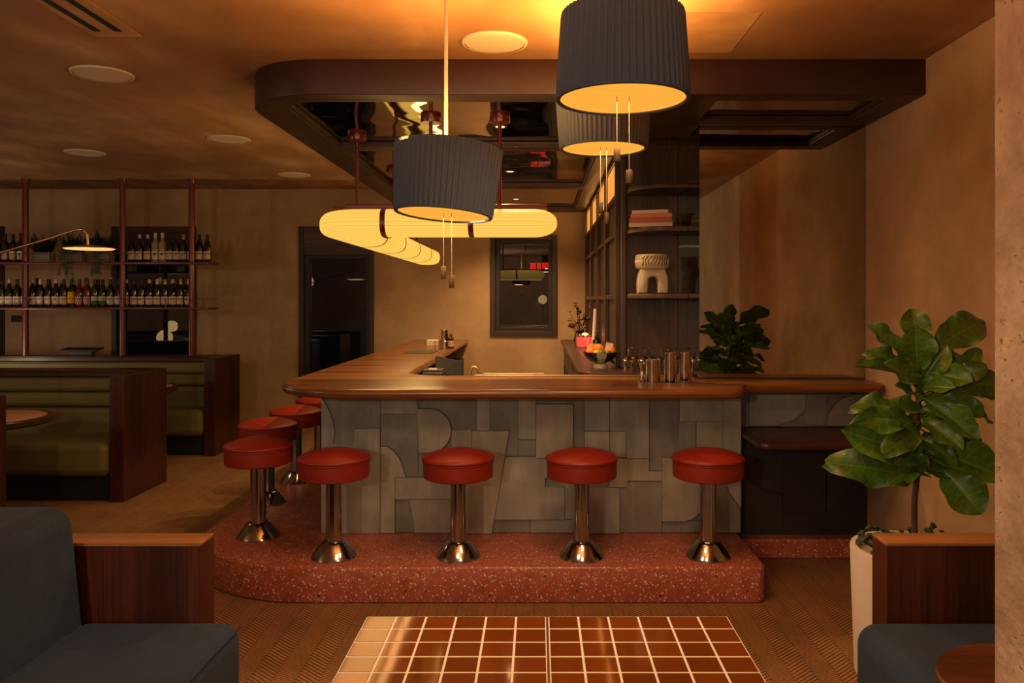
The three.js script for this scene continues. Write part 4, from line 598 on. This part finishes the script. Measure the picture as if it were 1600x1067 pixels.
{ // back bar
  const bowl = lathe([[0.0278, 0.0], [0.0318, 0.03], [0.0348, 0.06], [0.028, 0.085], [0.008, 0.095], [0, 0.0955], [0, 0.1035], [0.0042, 0.104], [0.0105, 0.098], [0.0302, 0.0865], [0.037, 0.06], [0.034, 0.03], [0.030, 0.0], [0.0278, 0.0]], 28, 0.9), foot = lathe([[0, 0.1035], [0.0042, 0.104], [0.0034, 0.12], [0.0034, 0.146], [0.009, 0.155], [0.034, 0.1595], [0.034, 0.1615], [0, 0.1615]], 28, 0.9);
  const clear = phy({ color: rgb(1, 1, 1), transmission: 1, thickness: 0.01, roughness: 0.0, ior: 1.5 });
  const ord = ['nearest the fruit bowl', 'second from the fruit bowl', 'third from the fruit bowl', 'fourth from the fruit bowl', 'fifth from the fruit bowl', 'second from the side mirror', 'next to the side mirror'];
  for (let i = 0; i < 7; i++) { const t = thing('wine_glass', `upturned stemmed glass on the back bar, ${ord[i]}`, 'glass', [0.632 + i * 0.058, 1.1003, -5.58 - (i % 2) * 0.062], 0, 'upturned glasses on the back bar'); mesh('bowl', bowl, clear, t); mesh('stem', foot, clear, t); }
  const b = thing('fruit_bowl', 'black and cream footed ceramic bowl holding citrus fruit', 'bowl', [0.455, 1.1005, -5.80]);
  mesh('foot', lathe([[0, 0], [0.055, 0], [0.05, 0.03], [0.042, 0.036], [0, 0.036]], 32), M.ceramic, b);
  const bp = [[0.03, 0.036], [0.075, 0.05], [0.11, 0.08], [0.128, 0.118], [0.122, 0.118], [0.10, 0.08], [0.06, 0.056], [0, 0.052]];
  mesh('bowl_body', lathe(bp, 44), phy({ color: rgb(0.012, 0.01, 0.009), roughness: 0.3, clearcoat: 0.4 }), b);
  mesh('stripe', new THREE.LatheGeometry(bp.slice(0, 4).map(q => new THREE.Vector2(q[0] + 0.0012, q[1])), 8, -0.30, 0.60), M.ceramic, b);
  const orangeM = std({ color: rgb(0.72, 0.22, 0.02), roughness: 0.5, bumpMap: leatherBump, bumpScale: 0.001 }), limeM = std({ color: rgb(0.07, 0.16, 0.02), roughness: 0.45 }), lemonM = std({ color: rgb(0.72, 0.46, 0.04), roughness: 0.5 });
  const fr = [[-0.07, 0.115, 0.02, 0.040, orangeM, 'orange', 'orange at the candle side of the fruit bowl'], [-0.01, 0.135, -0.02, 0.042, orangeM, 'orange', 'topmost orange in the middle of the fruit bowl'], [0.072, 0.122, 0.0, 0.042, orangeM, 'orange', 'large orange at the glass side of the fruit bowl'], [-0.062, 0.142, -0.055, 0.036, orangeM, 'orange', 'orange at the back of the fruit bowl'], [-0.032, 0.112, 0.062, 0.027, lemonM, 'lemon', 'yellow lemon at the front of the fruit bowl'], [0.005, 0.115, 0.075, 0.026, limeM, 'lime', 'lime in the front middle of the fruit bowl'], [0.05, 0.112, 0.07, 0.025, limeM, 'lime', 'lime beside the large orange in the fruit bowl']];
  for (const [x, y, z, r, m, n, l] of fr) { const g = new THREE.SphereGeometry(r, 20, 14); g.scale(1, n === 'orange' ? 0.94 : 0.85, 1); tag(mesh(n, g.translate(0.455 + x, 1.1 + y, -5.80 + z), m), l, 'fruit', 'citrus in the bowl'); }
  const cnd = thing('candle_holder', 'glowing red glass candle bowl garnished with berries on the back bar', 'candle', [0.49, 1.1005, -8.3]);
  mesh('glass_bowl', lathe([[0, 0.004], [0.085, 0.004], [0.095, 0.02], [0.098, 0.13], [0.102, 0.13], [0.1, 0.015], [0.088, 0], [0, 0]], 36), M.glass, cnd);
  mesh('red_wax', lathe([[0, 0.008], [0.080, 0.008], [0.090, 0.022], [0.093, 0.105], [0, 0.105]], 32), std({ color: rgb(0.4, 0.05, 0.05), emissive: rgb(1, 0.10, 0.06), emissiveIntensity: 1.0 }), cnd);
  mesh('flame_glow', new THREE.SphereGeometry(0.03, 16, 12).scale(1.2, 0.6, 1.2).translate(0, 0.135, 0), std({ color: rgb(0.4, 0.2, 0.1), emissive: rgb(1, 0.5, 0.2), emissiveIntensity: 2 }), cnd); point([1, 0.25, 0.1], 0.12, [0.49, 1.2355, -8.3], 1);
  for (let i = 0; i < 10; i++) { const a = i / 10 * 6.28; mesh('berry', new THREE.SphereGeometry(0.014, 10, 8).translate(Math.cos(a) * 0.072, 0.118, Math.sin(a) * 0.072), glassM.rose, cnd); }
  const bd = thing('menu_board', 'tall thin cream board leaning against the back bar wall', 'board', [0.555, 1.105, -8.05]); mesh('board', rbox(-0.008, 0.008, 0, 0.40, -0.1, 0.1, 0.002), M.paper, bd); bd.rotation.z = -0.055;
  const cb = thing('liquor_bottle', 'black spirits bottle on the back bar before the posts', 'bottle', [0.52, 1.1005, -7.05]); mesh('body', lathe([[0, 0], [0.036, 0], [0.038, 0.004], [0.038, 0.14], [0.014, 0.175], [0.013, 0.215], [0, 0.215]], 20), glassM.dark, cb); mesh('paper_label', new THREE.CylinderGeometry(0.0385, 0.0385, 0.08, 20, 1, true, -1.3, 2.6).translate(0, 0.07, 0), LAB[0], cb);
  const cd = thing('price_card', 'small cream card standing on the back bar behind the fruit', 'card', [0.545, 1.1005, -6.35]); const cm = mesh('card', rbox(-0.03, 0.03, 0, 0.15, -0.002, 0.002, 0.0008), M.paper, cd); cm.rotation.z = -0.2; cm.rotation.x = -0.1; cm.position.y = 0.006;
  const fl = thing('flower_vase', 'dried dark flower arrangement in a vase at the end of the back bar', 'flowers', [0.47, 1.1005, -8.9]);
  mesh('vase', lathe([[0, 0], [0.05, 0], [0.075, 0.04], [0.06, 0.11], [0.045, 0.14], [0.05, 0.15]], 28), glassM.dark, fl);
  const stemM = std({ color: rgb(0.05, 0.04, 0.015), roughness: 0.8 }), petal = [std({ color: rgb(0.16, 0.06, 0.015), roughness: 0.8 }), std({ color: rgb(0.05, 0.02, 0.012), roughness: 0.8 }), std({ color: rgb(0.25, 0.13, 0.04), roughness: 0.8 })];
  for (let i = 0; i < 22; i++) { const a = rnd() * 6.28, r = rr(0.03, 0.17), h = rr(0.18, 0.46), x = Math.cos(a) * r, z = Math.sin(a) * r * 0.6; mesh('stem', tube([[0, 0.1, 0], [x * 0.4, h * 0.6, z * 0.4], [x, h, z]], 0.003, 8, 5), stemM, fl); const g = []; for (let k = 0; k < 6; k++) { const q = new THREE.SphereGeometry(rr(0.010, 0.02), 7, 5); q.scale(1, 0.6, 1); q.translate(x + rr(-0.018, 0.018), h + rr(-0.015, 0.02), z + rr(-0.018, 0.018)); g.push(q); } mesh('flower_head', merge(g), petal[i % 3], fl); }
}
{ // niche shelves
  const X0 = 0.70, bk = [[0.30, 0.028, [0.52, 0.43, 0.32], 'white book at the bottom of the niche stack'], [0.295, 0.034, [0.42, 0.10, 0.05], 'red and orange patterned book in the niche stack'], [0.285, 0.028, [0.62, 0.22, 0.08], 'orange spined book second from the top of the stack'], [0.25, 0.024, [0.66, 0.58, 0.46], 'cream book on top of the niche stack']];
  let y = 2.1025; for (const [w, h, c, l] of bk) { const t = thing('book', l, 'book', [0.80 + rr(-0.006, 0.006), y, -5.55], -0.30 + rr(-0.03, 0.03), 'books in the niche'); const m = std({ color: rgb(...c), roughness: 0.5 });
    mesh('cover', merge(rbox(-w / 2, w / 2, 0, 0.003, -0.09, 0.09, 0.001), rbox(-w / 2, w / 2, h - 0.003, h, -0.09, 0.09, 0.001), rbox(-w / 2, w / 2, 0.003, h - 0.003, -0.09, -0.086, 0.001)), m, t); mesh('pages', rbox(-w / 2 + 0.003, w / 2 - 0.004, 0.003, h - 0.003, -0.086, 0.087, 0), M.paper, t); y += h + 0.0005; }
  const v = thing('ceramic_vase', 'glossy cream ceramic vase with arched legs and carved rim in niche', 'vase', [0.80, 1.643, -5.58]);
  const s = new THREE.Shape(); s.moveTo(-0.105, 0); s.lineTo(-0.036, 0); s.lineTo(-0.032, 0.085); s.bezierCurveTo(-0.03, 0.125, 0.03, 0.125, 0.032, 0.085); s.lineTo(0.036, 0); s.lineTo(0.105, 0); s.bezierCurveTo(0.112, 0.06, 0.108, 0.13, 0.082, 0.175); s.lineTo(-0.082, 0.175); s.bezierCurveTo(-0.108, 0.13, -0.112, 0.06, -0.105, 0);
  const lg = new THREE.ExtrudeGeometry(s, { depth: 0.06, bevelEnabled: true, bevelThickness: 0.028, bevelSize: 0.014, bevelOffset: -0.014, bevelSegments: 6, curveSegments: 16 }); lg.translate(0, 0.0, -0.03); mesh('arched_legs', toCreasedNormals(lg, 0.9), M.ceramic, v);
  const br = mesh('bowl_rim', lathe([[0, 0.17], [0.10, 0.168], [0.117, 0.185], [0.122, 0.22], [0.118, 0.262], [0.108, 0.272], [0.09, 0.262], [0, 0.255]], 44, 0.9), M.ceramic, v);
  for (let i = 0; i < 9; i++) { const a = -0.75 + i * 0.19, pts = []; for (let k = 0; k <= 5; k++) { const u = k / 5, aa = a + 0.16 * u + 0.05 * Math.sin(u * 6 + i); pts.push([Math.sin(aa) * 0.1215, 0.192 + u * 0.068, Math.cos(aa) * 0.1215]); } mesh('carved_groove', tube(pts, 0.0028, 14, 5), M.walnut, br); }
}
renderer.render(scene, camera);
